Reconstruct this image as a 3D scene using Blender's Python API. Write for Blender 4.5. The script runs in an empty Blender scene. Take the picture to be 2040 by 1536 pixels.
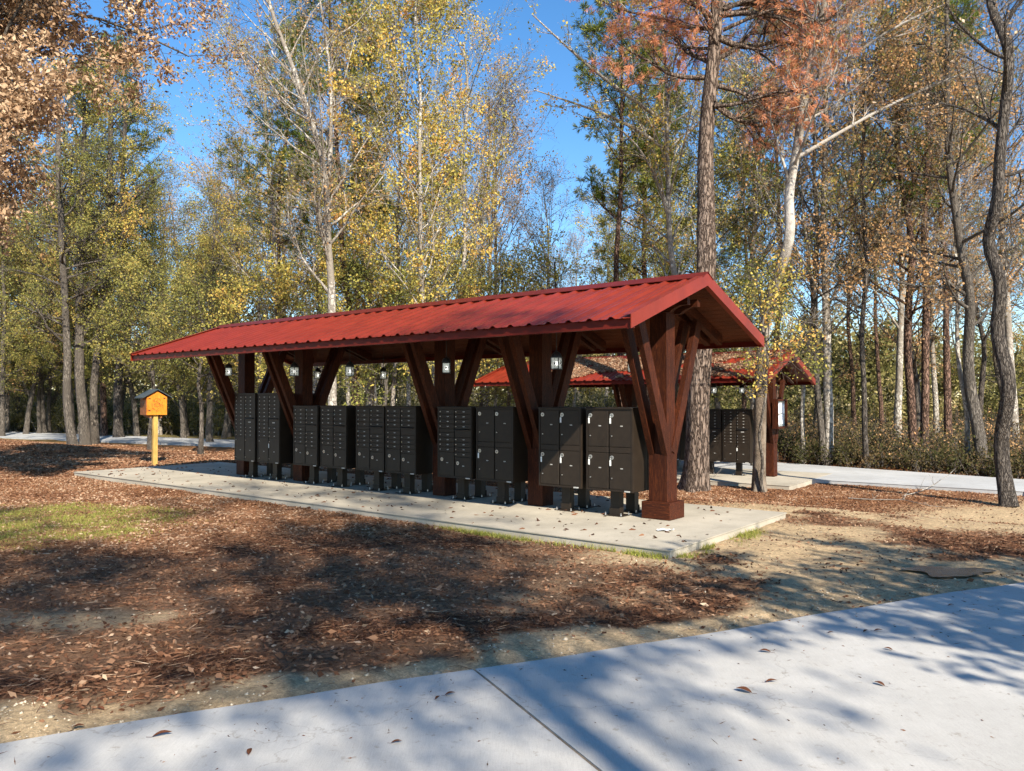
import bpy, math, random
import numpy as np
from mathutils import Vector, Matrix

S = bpy.context.scene
COL = S.collection
R = math.radians
random.seed(7)

# ------------------------------------------------------------------ camera
F_PX, HY, CAM_H = 1549.0, 798.0, 1.68          # focal length in px of the 2040 px wide photograph, horizon row, eye height
PITCH = math.atan((HY - 768) / F_PX)
cam_d = bpy.data.cameras.new('camera'); cam = bpy.data.objects.new('camera', cam_d); COL.objects.link(cam)
cam.location = (0, 0, CAM_H); cam.rotation_euler = (math.pi / 2 + PITCH, 0, 0)
cam_d.sensor_width = 36; cam_d.lens = F_PX / 2040 * 36; cam_d.clip_end = 2000; cam_d.clip_start = 0.05
S.camera = cam
# ------------------------------------------------------------------ sky and sun
SUN_EL, SUN_HEAD = 35.8, -24.3                 # elevation; heading the light travels towards
LX, LY = math.sin(R(SUN_HEAD)), math.cos(R(SUN_HEAD))
w = bpy.data.worlds.new('World'); S.world = w; w.use_nodes = True
nt = w.node_tree; nt.nodes.clear()
sky = nt.nodes.new('ShaderNodeTexSky'); sky.sky_type = 'NISHITA'; sky.sun_disc = False
sky.sun_elevation = R(SUN_EL); sky.sun_rotation = math.atan2(-LX, -LY)
sky.air_density = 1.0; sky.dust_density = 0.0; sky.ozone_density = 2.6; sky.altitude = 50
bg = nt.nodes.new('ShaderNodeBackground'); bg.inputs[1].default_value = 0.105
hsv = nt.nodes.new('ShaderNodeHueSaturation'); hsv.inputs['Saturation'].default_value = 1.25
out = nt.nodes.new('ShaderNodeOutputWorld')
nt.links.new(sky.outputs[0], hsv.inputs['Color']); nt.links.new(hsv.outputs[0], bg.inputs[0]); nt.links.new(bg.outputs[0], out.inputs[0])
sd = bpy.data.lights.new('sun', 'SUN'); sd.energy = 5.0; sd.angle = R(0.53); sd.color = (1, 0.92, 0.79)
so = bpy.data.objects.new('sun', sd); COL.objects.link(so)
so.rotation_euler = Vector((LX * math.cos(R(SUN_EL)), LY * math.cos(R(SUN_EL)), -math.sin(R(SUN_EL)))).to_track_quat('-Z', 'Y').to_euler()
so.location = (8, -14, 14)
S.view_settings.view_transform = 'Standard'; S.view_settings.look = 'None'
S.view_settings.gamma = 1; S.view_settings.exposure = 1.1
S.cycles.max_bounces = 6; S.cycles.diffuse_bounces = 3; S.cycles.transparent_max_bounces = 8
S.cycles.use_adaptive_sampling = True; S.cycles.adaptive_threshold = 0.02

# ------------------------------------------------------------------ measuring helpers
A0 = np.array([1.77617, 8.76843]); UV = np.array([-0.78334601, 0.62158589]); VV = np.array([0.62158589, 0.78334601])
def ray(x, y):
    a = (x - 1020) / F_PX; b = -(y - 768) / F_PX
    return np.array([a, math.cos(PITCH) - b * math.sin(PITCH), math.sin(PITCH) + b * math.cos(PITCH)])
def sstep(t): t = np.clip(t, 0, 1); return t * t * (3 - 2 * t)
def hash2(ix, iy, s):
    n = (ix.astype(np.int64) * 374761393 + iy.astype(np.int64) * 668265263 + s * 974634777) & 0xffffffff
    n = ((n ^ (n >> 13)) * 1274126177) & 0xffffffff
    return ((n ^ (n >> 16)) & 0xffff) / 65535.0
def vnoise(x, y, s=0):
    x = np.asarray(x, float); y = np.asarray(y, float)
    ix = np.floor(x); iy = np.floor(y); fx = x - ix; fy = y - iy
    fx = fx * fx * (3 - 2 * fx); fy = fy * fy * (3 - 2 * fy)
    a = hash2(ix, iy, s); b = hash2(ix + 1, iy, s); c = hash2(ix, iy + 1, s); d = hash2(ix + 1, iy + 1, s)
    return (a * (1 - fx) + b * fx) * (1 - fy) + (c * (1 - fx) + d * fx) * fy
def fbm(x, y, s=0, o=4):
    v = 0; amp = 0.5; t = 0
    for k in range(o):
        v = v + amp * vnoise(x * 2 ** k, y * 2 ** k, s + k * 17); t += amp; amp *= 0.55
    return v / t
def hit_z(x, y, z):
    d = ray(x, y); t = (z - CAM_H) / d[2]; return np.array([d[0] * t, d[1] * t])
def terrain(x, y):
    lv = (x - A0[0]) * VV[0] + (y - A0[1]) * VV[1]
    h = -0.10 - 0.40 * sstep((lv - 4.6) / 4.2)
    return h
def ground_hit(x, y):
    d = ray(x, y); z = -0.2
    for _ in range(12):
        t = (z - CAM_H) / d[2]; z = float(terrain(d[0] * t, d[1] * t))
    return np.array([d[0] * t, d[1] * t, z])

# ------------------------------------------------------------------ scene helpers
def tag(o, label=None, cat=None, group=None, kind=None):
    if label: o['label'] = label
    if cat: o['category'] = cat
    if group: o['group'] = group
    if kind: o['kind'] = kind
    return o
def empty(name, loc=(0, 0, 0), rz=0.0, **k):
    o = bpy.data.objects.new(name, None); COL.objects.link(o)
    o.location = loc; o.rotation_euler = (0, 0, rz); o.empty_display_size = 0.2
    return tag(o, **k)
def link_mesh(name, me, parent=None, mat=None):
    if mat is not None: me.materials.append(mat)
    o = bpy.data.objects.new(name, me); COL.objects.link(o)
    if parent is not None: o.parent = parent
    return o
def np_mesh(name, V, quads=None, tris=None, attr=None, smooth=False, col=None):
    V = np.ascontiguousarray(V, dtype=np.float32)
    me = bpy.data.meshes.new(name); me.vertices.add(len(V)); me.vertices.foreach_set('co', V.ravel())
    parts = []; starts = []; n = 0
    if quads is not None and len(quads):
        parts.append(np.asarray(quads, np.int32).ravel()); starts.append(np.arange(len(quads)) * 4); n = len(quads) * 4
    if tris is not None and len(tris):
        parts.append(np.asarray(tris, np.int32).ravel()); starts.append(n + np.arange(len(tris)) * 3)
    li = np.concatenate(parts); st = np.concatenate(starts).astype(np.int32)
    me.loops.add(len(li)); me.loops.foreach_set('vertex_index', li)
    me.polygons.add(len(st)); me.polygons.foreach_set('loop_start', st)
    if attr is not None:
        a = me.attributes.new('c', 'FLOAT', 'POINT'); a.data.foreach_set('value', np.asarray(attr, np.float32))
    if col is not None:
        a = me.attributes.new('col', 'FLOAT_COLOR', 'POINT')
        a.data.foreach_set('color', np.concatenate([col, np.ones((len(col), 1))], 1).astype(np.float32).ravel())
    me.update(calc_edges=True)
    if smooth: me.polygons.foreach_set('use_smooth', np.ones(len(st), bool))
    return me
class MB:
    """collects boxes, bars, prisms, tubes; build() links them as one mesh"""
    def __init__(s): s.v = []; s.f = []; s.m = []; s.mi = 0
    def add(s, vs, fs):
        n = len(s.v); s.v += [tuple(float(c) for c in p) for p in vs]; s.f += [tuple(i + n for i in f) for f in fs]; s.m += [s.mi] * len(fs)
    def box(s, x0, x1, y0, y1, z0, z1, bev=0.0):
        if bev <= 0:
            vs = [(x, y, z) for z in (z0, z1) for y in (y0, y1) for x in (x0, x1)]
            s.add(vs, [(0, 2, 3, 1), (4, 5, 7, 6), (0, 1, 5, 4), (2, 6, 7, 3), (0, 4, 6, 2), (1, 3, 7, 5)]); return s
        b = bev
        ring = lambda i, z: [(x0 + b + i, y0 + i, z), (x1 - b - i, y0 + i, z), (x1 - i, y0 + b + i, z), (x1 - i, y1 - b - i, z), (x1 - b - i, y1 - i, z), (x0 + b + i, y1 - i, z), (x0 + i, y1 - b - i, z), (x0 + i, y0 + b + i, z)]
        rs = [ring(b * .7, z0), ring(0, z0 + b), ring(0, z1 - b), ring(b * .7, z1)]
        vs = [p for r in rs for p in r]; fs = [tuple(reversed(range(8))), tuple(range(24, 32))]
        for k in range(3):
            for i in range(8): fs.append((k * 8 + i, k * 8 + (i + 1) % 8, k * 8 + 8 + (i + 1) % 8, k * 8 + 8 + i))
        s.add(vs, fs); return s
    def prism(s, poly, axis, a, b):
        """poly: 2D outline in the two other axes (ordered), extruded along axis from a to b"""
        def P(p, t):
            return (t, p[0], p[1]) if axis == 0 else ((p[0], t, p[1]) if axis == 1 else (p[0], p[1], t))
        n = len(poly); vs = [P(p, a) for p in poly] + [P(p, b) for p in poly]
        fs = [tuple(range(n)), tuple(reversed(range(n, 2 * n)))] + [(i, n + i, n + (i + 1) % n, (i + 1) % n) for i in range(n)]
        s.add(vs, fs); return s
    def bar(s, p, q, wx, wz, up=(0, 0, 1)):
        p = Vector(p); q = Vector(q); d = (q - p).normalized(); x = d.cross(Vector(up)).normalized(); z = x.cross(d)
        c = [(-1, -1), (1, -1), (1, 1), (-1, 1)]
        vs = [p + x * (a * wx / 2) + z * (b * wz / 2) for a, b in c] + [q + x * (a * wx / 2) + z * (b * wz / 2) for a, b in c]
        s.add(vs, [(0, 3, 2, 1), (4, 5, 6, 7), (0, 1, 5, 4), (1, 2, 6, 5), (2, 3, 7, 6), (3, 0, 4, 7)]); return s
    def tube(s, pts, rs, k=8, caps=True):
        pts = [Vector(p) for p in pts]; n = len(pts); rs = [rs] * n if isinstance(rs, (int, float)) else rs
        vs = []
        for i, p in enumerate(pts):
            d = (pts[min(i + 1, n - 1)] - pts[max(i - 1, 0)]).normalized()
            a = d.orthogonal().normalized() if i == 0 else (pa - d * pa.dot(d)).normalized()
            pa = a; b = d.cross(a)
            vs += [p + (a * math.cos(2 * math.pi * j / k) + b * math.sin(2 * math.pi * j / k)) * rs[i] for j in range(k)]
        fs = [(i * k + j, i * k + (j + 1) % k, (i + 1) * k + (j + 1) % k, (i + 1) * k + j) for i in range(n - 1) for j in range(k)]
        if caps: fs += [tuple(reversed(range(k))), tuple(range((n - 1) * k, n * k))]
        s.add(vs, fs); return s
    def mesh(s, name):
        me = bpy.data.meshes.new(name); me.from_pydata(s.v, [], s.f); me.update()
        import bmesh
        bm = bmesh.new(); bm.from_mesh(me); bmesh.ops.recalc_face_normals(bm, faces=bm.faces[:]); bm.to_mesh(me); bm.free()
        return me
    def build(s, name, mats, parent=None, smooth=False):
        me = s.mesh(name)
        for m in (mats if isinstance(mats, (list, tuple)) else [mats]): me.materials.append(m)
        if isinstance(mats, (list, tuple)): me.polygons.foreach_set('material_index', s.m)
        if smooth: me.polygons.foreach_set('use_smooth', [True] * len(me.polygons))
        return link_mesh(name, me, parent)
def copy_tree(o, parent=None):
    c = o.copy(); COL.objects.link(c); c.parent = parent
    for ch in KIDS.get(o.name, []) if o.name in KIDS else o.children: copy_tree(ch, c)
    return c
KIDS = {}

# ------------------------------------------------------------------ materials
def mat(name):
    m = bpy.data.materials.new(name); m.use_nodes = True; n = m.node_tree
    b = n.nodes['Principled BSDF']; return m, n, b
def node(n, t, **k):
    x = n.nodes.new(t)
    for a, v in k.items(): setattr(x, a, v)
    return x
def coords(n, scale=(1, 1, 1), kind='Object'):
    tc = node(n, 'ShaderNodeTexCoord'); mp = node(n, 'ShaderNodeMapping'); mp.inputs['Scale'].default_value = scale
    n.links.new(tc.outputs[kind], mp.inputs[0]); return mp.outputs[0]
def noise(n, vec, sc, det=4, rough=0.55, dist=0.0):
    t = node(n, 'ShaderNodeTexNoise'); t.inputs['Scale'].default_value = sc; t.inputs['Detail'].default_value = det
    t.inputs['Roughness'].default_value = rough; t.inputs['Distortion'].default_value = dist
    n.links.new(vec, t.inputs['Vector']); return t.outputs['Fac']
def ramp(n, fac, stops, interp='LINEAR'):
    r = node(n, 'ShaderNodeValToRGB'); r.color_ramp.interpolation = interp
    e = r.color_ramp.elements
    while len(e) < len(stops): e.new(0.5)
    for el, (p, c) in zip(e, stops): el.position = p; el.color = (c[0], c[1], c[2], 1)
    n.links.new(fac, r.inputs[0]); return r.outputs[0]
def bump(n, b, h, strength=0.4, dist=0.02):
    bp = node(n, 'ShaderNodeBump'); bp.inputs['Strength'].default_value = strength; bp.inputs['Distance'].default_value = dist
    n.links.new(h, bp.inputs['Height']); n.links.new(bp.outputs[0], b.inputs['Normal'])
def mix(n, f, a, b, mode='MIX'):
    m = node(n, 'ShaderNodeMix', data_type='RGBA', blend_type=mode)
    if hasattr(f, 'is_linked') or hasattr(f, 'links'): n.links.new(f, m.inputs[0])
    else: m.inputs[0].default_value = f
    for v, i in ((a, 6), (b, 7)):
        if hasattr(v, 'links'): n.links.new(v, m.inputs[i])
        else: m.inputs[i].default_value = (*v, 1)
    return m.outputs[2]

def wood_mat(name, c0, c1, c2, scale):
    m, n, b = mat(name)
    v = coords(n, scale); g = noise(n, v, 6, 8, 0.75, 1.2)
    v2 = coords(n); big = noise(n, v2, 1.7, 3)
    c = ramp(n, g, [(0.25, c0), (0.5, c1), (0.75, c2)])
    c = mix(n, 0.55, c, ramp(n, big, [(0.3, (0.45, 0.42, 0.4)), (0.7, (1.35, 1.2, 1.1))]), 'MULTIPLY')
    n.links.new(c, b.inputs['Base Color']); b.inputs['Roughness'].default_value = 0.6
    b.inputs['Specular IOR Level'].default_value = 0.15
    bump(n, b, g, 0.6, 0.008); return m
STAIN = ((0.010, 0.003, 0.002), (0.042, 0.0105, 0.004), (0.15, 0.042, 0.012))
M_WOODV = wood_mat('stained_timber_upright', *STAIN, (9, 9, 0.9))
M_WOODH = wood_mat('stained_timber_level', *STAIN, (0.9, 9, 9))
M_RAFT = wood_mat('stained_timber_rafter', *STAIN, (9, 0.9, 3))
M_DECK = wood_mat('decking_boards', (0.04, 0.012, 0.006), (0.10, 0.032, 0.015), (0.17, 0.06, 0.028), (0.8, 9, 9))

def red_metal(name, rgb, sp=.16):
    m, n, b = mat(name); b.inputs['Specular IOR Level'].default_value = sp; v = coords(n, (1, 1, 1)); s = noise(n, v, 2.3, 5, 0.6); d = noise(n, v, 40, 3)
    c = mix(n, 0.5, rgb, ramp(n, s, [(0.3, tuple(x * 0.6 for x in rgb)), (0.7, tuple(x * 1.3 for x in rgb))]))
    n.links.new(c, b.inputs['Base Color'])
    r = node(n, 'ShaderNodeMapRange'); n.links.new(d, r.inputs[0]); r.inputs[3].default_value = 0.25; r.inputs[4].default_value = 0.5
    n.links.new(r.outputs[0], b.inputs['Roughness']); bump(n, b, s, 0.15, 0.02); return m
M_RED = red_metal('red_painted_steel', (0.19, 0.023, 0.011))
M_REDTRIM = red_metal('red_trim_steel', (0.11, 0.013, 0.008), .1)

def plain(name, rgb, rough=0.5, metal=0.0, nscale=30, var=0.25, bmp=0.0, spec=0.5):
    m, n, b = mat(name); v = coords(n); s = noise(n, v, nscale, 4)
    c = ramp(n, s, [(0.25, tuple(x * (1 - var) for x in rgb)), (0.75, tuple(min(1, x * (1 + var)) for x in rgb))])
    n.links.new(c, b.inputs['Base Color']); b.inputs['Roughness'].default_value = rough; b.inputs['Metallic'].default_value = metal
    b.inputs['Specular IOR Level'].default_value = spec
    if bmp: bump(n, b, s, bmp, 0.004)
    return m
M_BRONZE = plain('bronze_powder_coat', (0.018, 0.012, 0.0075), 0.5, 0, 6, 0.25, 0, 0.3)
M_BRONZE2 = plain('bronze_door_coat', (0.022, 0.015, 0.0095), 0.5, 0, 9, 0.25, 0, 0.3)
M_SILVER = plain('brushed_silver', (0.55, 0.55, 0.53), 0.32, 0.8)
M_TAG = plain('white_key_tag', (0.78, 0.78, 0.75), 0.5)
M_PLATE = plain('number_plate', (0.42, 0.41, 0.38), 0.4)
M_DARK = plain('black_iron', (0.012, 0.012, 0.012), 0.45)
M_STEEL = plain('galvanised_bolt', (0.6, 0.6, 0.6), 0.35, 0.9)
M_PAPER = plain('white_paper', (0.75, 0.75, 0.74), 0.7)
M_ORANGE = wood_mat('orange_cedar', (0.45, 0.12, 0.012), (0.62, 0.20, 0.02), (0.72, 0.30, 0.05), (3, 3, 1))
M_ORANGE2 = wood_mat('weathered_cedar_side', (0.14, 0.05, 0.02), (0.26, 0.10, 0.04), (0.36, 0.16, 0.07), (3, 3, 1))
M_YPOST = wood_mat('treated_pine_post', (0.34, 0.20, 0.05), (0.48, 0.31, 0.09), (0.60, 0.42, 0.15), (6, 6, 0.8))
M_SHINGLE = plain('grey_green_shingle', (0.035, 0.047, 0.052), 0.85, 0, 40, 0.5, 0.5)
M_BURN = plain('burned_lettering', (0.05, 0.015, 0.006), 0.8)

def glass_mat():
    m, n, b = mat('seeded_lantern_glass')
    n.nodes.remove(b); o = n.nodes['Material Output']
    tr = node(n, 'ShaderNodeBsdfTranslucent'); tr.inputs[0].default_value = (0.85, 0.88, 0.85, 1)
    di = node(n, 'ShaderNodeBsdfDiffuse'); di.inputs[0].default_value = (0.85, 0.88, 0.86, 1)
    tp = node(n, 'ShaderNodeBsdfTransparent'); gl = node(n, 'ShaderNodeBsdfGlossy'); gl.inputs['Roughness'].default_value = 0.15
    a = node(n, 'ShaderNodeMixShader'); a.inputs[0].default_value = 0.25
    n.links.new(tr.outputs[0], a.inputs[1]); n.links.new(di.outputs[0], a.inputs[2])
    c = node(n, 'ShaderNodeMixShader'); c.inputs[0].default_value = 0.30; n.links.new(a.outputs[0], c.inputs[1]); n.links.new(tp.outputs[0], c.inputs[2])
    d = node(n, 'ShaderNodeMixShader'); d.inputs[0].default_value = 0.08; n.links.new(c.outputs[0], d.inputs[1]); n.links.new(gl.outputs[0], d.inputs[2])
    n.links.new(d.outputs[0], o.inputs[0]); return m
M_GLASS = glass_mat()

def concrete(name, rgb, sc=1.0, stain=0.25):
    m, n, b = mat(name); v = coords(n)
    a = noise(n, v, 0.9 * sc, 6, 0.6); f = noise(n, v, 160, 3, 0.7); g = noise(n, coords(n, (30, 1, 1)), 9, 3, 0.5); sp = noise(n, v, 14, 5, 0.7)
    c = ramp(n, a, [(0.3, tuple(x * (1 - stain) for x in rgb)), (0.7, tuple(x * (1 + stain * .35) for x in rgb))])
    c = mix(n, 0.5, c, ramp(n, f, [(0.25, (0.72, 0.72, 0.72)), (0.6, (1.06, 1.06, 1.06))]), 'MULTIPLY')
    c = mix(n, 0.5, c, ramp(n, g, [(0.3, (0.82, 0.82, 0.82)), (0.7, (1.08, 1.08, 1.08))]), 'MULTIPLY')
    c = mix(n, 0.6, c, ramp(n, sp, [(0.30, (0.55, 0.50, 0.43)), (0.40, (1, 1, 1))]), 'MULTIPLY')
    cr = node(n, 'ShaderNodeTexVoronoi', feature='DISTANCE_TO_EDGE'); cr.inputs['Scale'].default_value = 0.35
    wv = node(n, 'ShaderNodeVectorMath', operation='ADD'); nn_ = node(n, 'ShaderNodeTexNoise'); nn_.inputs['Scale'].default_value = 3.0; nn_.inputs['Detail'].default_value = 6; n.links.new(v, nn_.inputs['Vector']); n.links.new(v, wv.inputs[0]); n.links.new(nn_.outputs['Color'], wv.inputs[1]); n.links.new(wv.outputs[0], cr.inputs['Vector'])
    bl = noise(n, v, 3.2, 6, 0.75)
    c = mix(n, 0.4, c, ramp(n, bl, [(0.35, (0.84, 0.83, 0.81)), (0.6, (1.05, 1.05, 1.04))]), 'MULTIPLY')
    c = mix(n, 0.5, c, ramp(n, cr.outputs['Distance'], [(0.0, (0.55, 0.52, 0.48)), (0.0025, (1, 1, 1))]), 'MULTIPLY')
    n.links.new(c, b.inputs['Base Color']); b.inputs['Roughness'].default_value = 0.85
    b.inputs['Specular IOR Level'].default_value = 0.25
    bump(n, b, f, 0.25, 0.004); return m
M_ROAD = concrete('new_road_concrete', (0.45, 0.43, 0.395), 1.0, 0.12)
M_SLAB = concrete('slab_concrete', (0.45, 0.40, 0.315), 1.3, 0.25)
M_LOT = concrete('lot_concrete', (0.45, 0.45, 0.44), 0.6, 0.2)

def bark(name, c0, c1, c2, sc=(5, 5, 1.3), bs=0.8, patch=None, dist=0.03, vor=2.2):
    m, n, b = mat(name); v = coords(n, sc)
    vo = node(n, 'ShaderNodeTexVoronoi', feature='DISTANCE_TO_EDGE'); vo.inputs['Scale'].default_value = vor
    wn = noise(n, v, 3, 4); vv = node(n, 'ShaderNodeVectorMath', operation='ADD')
    nz = node(n, 'ShaderNodeTexNoise'); nz.inputs['Scale'].default_value = 2.5; n.links.new(v, nz.inputs['Vector'])
    n.links.new(v, vv.inputs[0]); n.links.new(nz.outputs['Color'], vv.inputs[1]); n.links.new(vv.outputs[0], vo.inputs['Vector'])
    crack = node(n, 'ShaderNodeMapRange'); n.links.new(vo.outputs['Distance'], crack.inputs[0]); crack.inputs[2].default_value = 0.22
    fine = noise(n, v, 7, 5, 0.7)
    c = ramp(n, fine, [(0.3, c1), (0.72, c2)]); c = mix(n, crack.outputs[0], c0, c)
    if patch:
        p = noise(n, coords(n, (1, 1, 0.5)), 1.6, 5, 0.6); pf = ramp(n, p, [(0.47, (0, 0, 0)), (0.55, (1, 1, 1))])
        c = mix(n, pf, c, patch)
    n.links.new(c, b.inputs['Base Color']); b.inputs['Roughness'].default_value = 0.9; b.inputs['Specular IOR Level'].default_value = 0.15
    h = node(n, 'ShaderNodeMath', operation='ADD'); n.links.new(crack.outputs[0], h.inputs[0]); n.links.new(fine, h.inputs[1])
    bump(n, b, h.outputs[0], bs, dist); return m
BARK = {
 'pine': bark('pine_bark', (0.035, 0.022, 0.016), (0.15, 0.10, 0.075), (0.36, 0.28, 0.22), (7, 7, 1.5), 1.0, None, 0.04, 1.7),
 'redpine': bark('reddish_pine_bark', (0.03, 0.018, 0.013), (0.14, 0.08, 0.055), (0.30, 0.19, 0.14), (5, 5, 1.4), 1.0, None, 0.04),
 'grey': bark('grey_bark', (0.05, 0.042, 0.035), (0.13, 0.11, 0.09), (0.23, 0.20, 0.165), (7, 7, 1.5), 0.8, (0.10, 0.085, 0.07)),
 'dark': bark('dark_furrowed_bark', (0.028, 0.023, 0.02), (0.10, 0.083, 0.07), (0.21, 0.18, 0.15), (10, 10, 1.5), 1.0, None, 0.03, 2.2),
 'pale': bark('pale_mottled_bark', (0.13, 0.11, 0.09), (0.36, 0.32, 0.27), (0.56, 0.52, 0.45), (3, 3, 2), 0.4, (0.22, 0.19, 0.155)),
 'smooth': bark('smooth_grey_brown_bark', (0.14, 0.12, 0.10), (0.24, 0.205, 0.17), (0.36, 0.32, 0.27), (9, 9, 5), 0.35, (0.42, 0.38, 0.33)),
}
def leaning_bark():  # grey-brown lower bark, darkened further with shade put into the colour
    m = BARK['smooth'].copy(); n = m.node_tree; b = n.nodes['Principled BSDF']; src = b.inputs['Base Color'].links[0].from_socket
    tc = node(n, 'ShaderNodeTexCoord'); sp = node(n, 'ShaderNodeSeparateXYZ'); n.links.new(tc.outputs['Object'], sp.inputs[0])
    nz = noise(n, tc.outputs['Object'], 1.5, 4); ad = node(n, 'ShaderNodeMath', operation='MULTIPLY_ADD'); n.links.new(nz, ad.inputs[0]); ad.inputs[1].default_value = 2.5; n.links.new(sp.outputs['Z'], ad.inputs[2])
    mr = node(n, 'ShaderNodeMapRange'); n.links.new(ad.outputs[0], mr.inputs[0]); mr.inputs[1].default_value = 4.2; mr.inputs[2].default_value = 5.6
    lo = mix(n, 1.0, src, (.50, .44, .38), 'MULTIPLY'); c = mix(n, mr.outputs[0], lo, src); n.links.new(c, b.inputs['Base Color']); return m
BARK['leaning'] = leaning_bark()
def leaf_mat(name, stops, trans=0.35):
    m, n, b = mat(name); n.nodes.remove(b); o = n.nodes['Material Output']
    at = node(n, 'ShaderNodeAttribute', attribute_name='c')
    oi = node(n, 'ShaderNodeObjectInfo'); ad = node(n, 'ShaderNodeMath', operation='MULTIPLY_ADD')
    n.links.new(oi.outputs['Random'], ad.inputs[0]); ad.inputs[1].default_value = 0.16
    n.links.new(at.outputs['Fac'], ad.inputs[2])
    sb = node(n, 'ShaderNodeMath', operation='SUBTRACT'); n.links.new(ad.outputs[0], sb.inputs[0]); sb.inputs[1].default_value = 0.08
    c = ramp(n, sb.outputs[0], stops)
    d = node(n, 'ShaderNodeBsdfDiffuse'); t = node(n, 'ShaderNodeBsdfTranslucent'); mx = node(n, 'ShaderNodeMixShader'); mx.inputs[0].default_value = trans
    n.links.new(c, d.inputs[0]); n.links.new(c, t.inputs[0]); n.links.new(d.outputs[0], mx.inputs[1]); n.links.new(t.outputs[0], mx.inputs[2])
    n.links.new(mx.outputs[0], o.inputs[0]); return m
LEAF = {
 'yellow': leaf_mat('yellow_green_leaves', [(0, (0.138, 0.144, 0.040)), (0.3, (0.310, 0.293, 0.075)), (0.6, (0.552, 0.448, 0.115)), (0.85, (0.690, 0.448, 0.115)), (1, (0.644, 0.310, 0.103))]),
 'olive': leaf_mat('olive_green_leaves', [(0, (0.081, 0.094, 0.031)), (0.35, (0.213, 0.213, 0.062)), (0.7, (0.388, 0.338, 0.100)), (0.9, (0.575, 0.413, 0.112)), (1, (0.650, 0.350, 0.125))]),
 'rust': leaf_mat('rust_brown_leaves', [(0, (0.138, 0.127, 0.052)), (0.3, (0.299, 0.213, 0.092)), (0.6, (0.483, 0.276, 0.127)), (1, (0.690, 0.414, 0.196))]),
 'tan': leaf_mat('tan_oak_leaves', [(0, (0.18, 0.11, 0.06)), (0.4, (0.42, 0.27, 0.16)), (0.7, (0.58, 0.42, 0.27)), (1, (0.68, 0.53, 0.37))], 0.25),
 'green': leaf_mat('fresh_green_leaves', [(0, (0.06, 0.075, 0.024)), (0.4, (0.17, 0.18, 0.05)), (0.75, (0.36, 0.34, 0.09)), (1, (0.50, 0.40, 0.10))]),
 'needle': leaf_mat('pine_needles', [(0, (0.036, 0.061, 0.018)), (0.5, (0.117, 0.154, 0.033)), (1, (0.307, 0.290, 0.064))], 0.2),
 'rustneedle': leaf_mat('rust_red_needles', [(0, (0.38, 0.14, 0.06)), (0.5, (0.64, 0.26, 0.13)), (1, (0.74, 0.40, 0.23))], 0.3),
 'thicket': leaf_mat('dark_thicket_leaves', [(0, (0.03, 0.034, 0.014)), (0.35, (0.075, 0.075, 0.028)), (0.65, (0.14, 0.105, 0.05)), (0.9, (0.22, 0.14, 0.075)), (1, (0.20, 0.20, 0.06))]),
 'brush': leaf_mat('thicket_leaves', [(0, (0.06, 0.058, 0.022)), (0.3, (0.16, 0.15, 0.05)), (0.6, (0.33, 0.28, 0.11)), (0.85, (0.50, 0.40, 0.20)), (1, (0.62, 0.52, 0.34))]),
 'litter': leaf_mat('fallen_leaf_litter', [(0, (0.06, 0.030, 0.020)), (0.35, (0.16, 0.075, 0.042)), (0.7, (0.30, 0.165, 0.095)), (1, (0.50, 0.37, 0.25))], 0.1),
 'grass': leaf_mat('winter_grass', [(0, (0.09, 0.12, 0.025)), (0.5, (0.24, 0.26, 0.05)), (1, (0.46, 0.37, 0.14))], 0.2),
}
# ------------------------------------------------------------------ ground, roads, slabs
def world_loc(x, y):
    dx = x - A0[0]; dy = y - A0[1]
    return dx * UV[0] + dy * UV[1], dx * VV[0] + dy * VV[1]
S2O = np.array([6.764, 19.017]); S2A = 0.6329; S2Z = -0.40
U2 = np.array([-math.cos(S2A), math.sin(S2A)]); V2 = np.array([math.sin(S2A), math.cos(S2A)])
def axis(lo, a, b, hi, step, grow=1.16):
    mid = list(np.arange(a, b, step)); l = []; s = step; x = a
    while x > lo: s *= grow; x -= s; l.append(x)
    r = []; s = step; x = mid[-1]
    while x < hi: s *= grow; x += s; r.append(x)
    return np.array(l[::-1] + mid + r)
gx = axis(-400, -11, 10, 400, 0.085); gy = axis(-120, 2.2, 19, 600, 0.085)
GX, GY = np.meshgrid(gx, gy)
def masks(x, y):
    """grass, sand, gravel, dark straw, orange litter weights 0..1 from where each lies on the ground"""
    lu, lv = world_loc(x, y)
    n1 = fbm(x * 0.55, y * 0.55, 3); n2 = fbm(x * 1.7, y * 1.7, 11); n3 = fbm(x * 5, y * 5, 23)
    warp = (n1 - 0.5) * 2.4 + (n2 - 0.5) * 1.4
    # lawn to the left of the slab
    gr = sstep((1.0 - np.hypot((x + 8.2) / 3.9, (y - 10.9) / 3.1)) * 2.2 + warp * 0.8)
    # distance in front of the near road's edge
    ex, ey = 0.9054, 0.4246; dn = -(x + 0.249) * ey * -1; dn = (y - 5.181) * ex - (x + 0.249) * ey
    al = (x + 0.249) * ex + (y - 5.181) * ey
    strip = sstep((0.62 - dn + (n2 - 0.5) * 0.9 + (n1 - .5) * .5) / 0.22)
    sandpatch = sstep((1 - np.hypot((x + 3.6) / 1.0, (y - 6.35) / 0.35)) * 1.6 + warp * 1.1) * .75
    right = sstep((al - 1.2) / 1.8 + warp * 0.75) * (1 - sstep((dn - 5.0) / 2.0))
    sand = np.maximum(np.maximum(strip, sandpatch), right * sstep((n1 * .6 + n2 * .6 - 0.42) * 6 + 0.3))
    straw = sstep((fbm(x * 0.9 + 9, y * 1.3, 31) - 0.50) * 9) * (1 - strip)
    orange = sstep((dn - 4.6) / 1.6 + warp * .5)
    return gr * (1 - sand), sand, strip, straw, orange, n2, n3, dn
g_, s_, st_, stw_, or_, n2_, n3_, dn_ = masks(GX, GY)
def colr(a): return np.array(a)[None, None, :]
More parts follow.
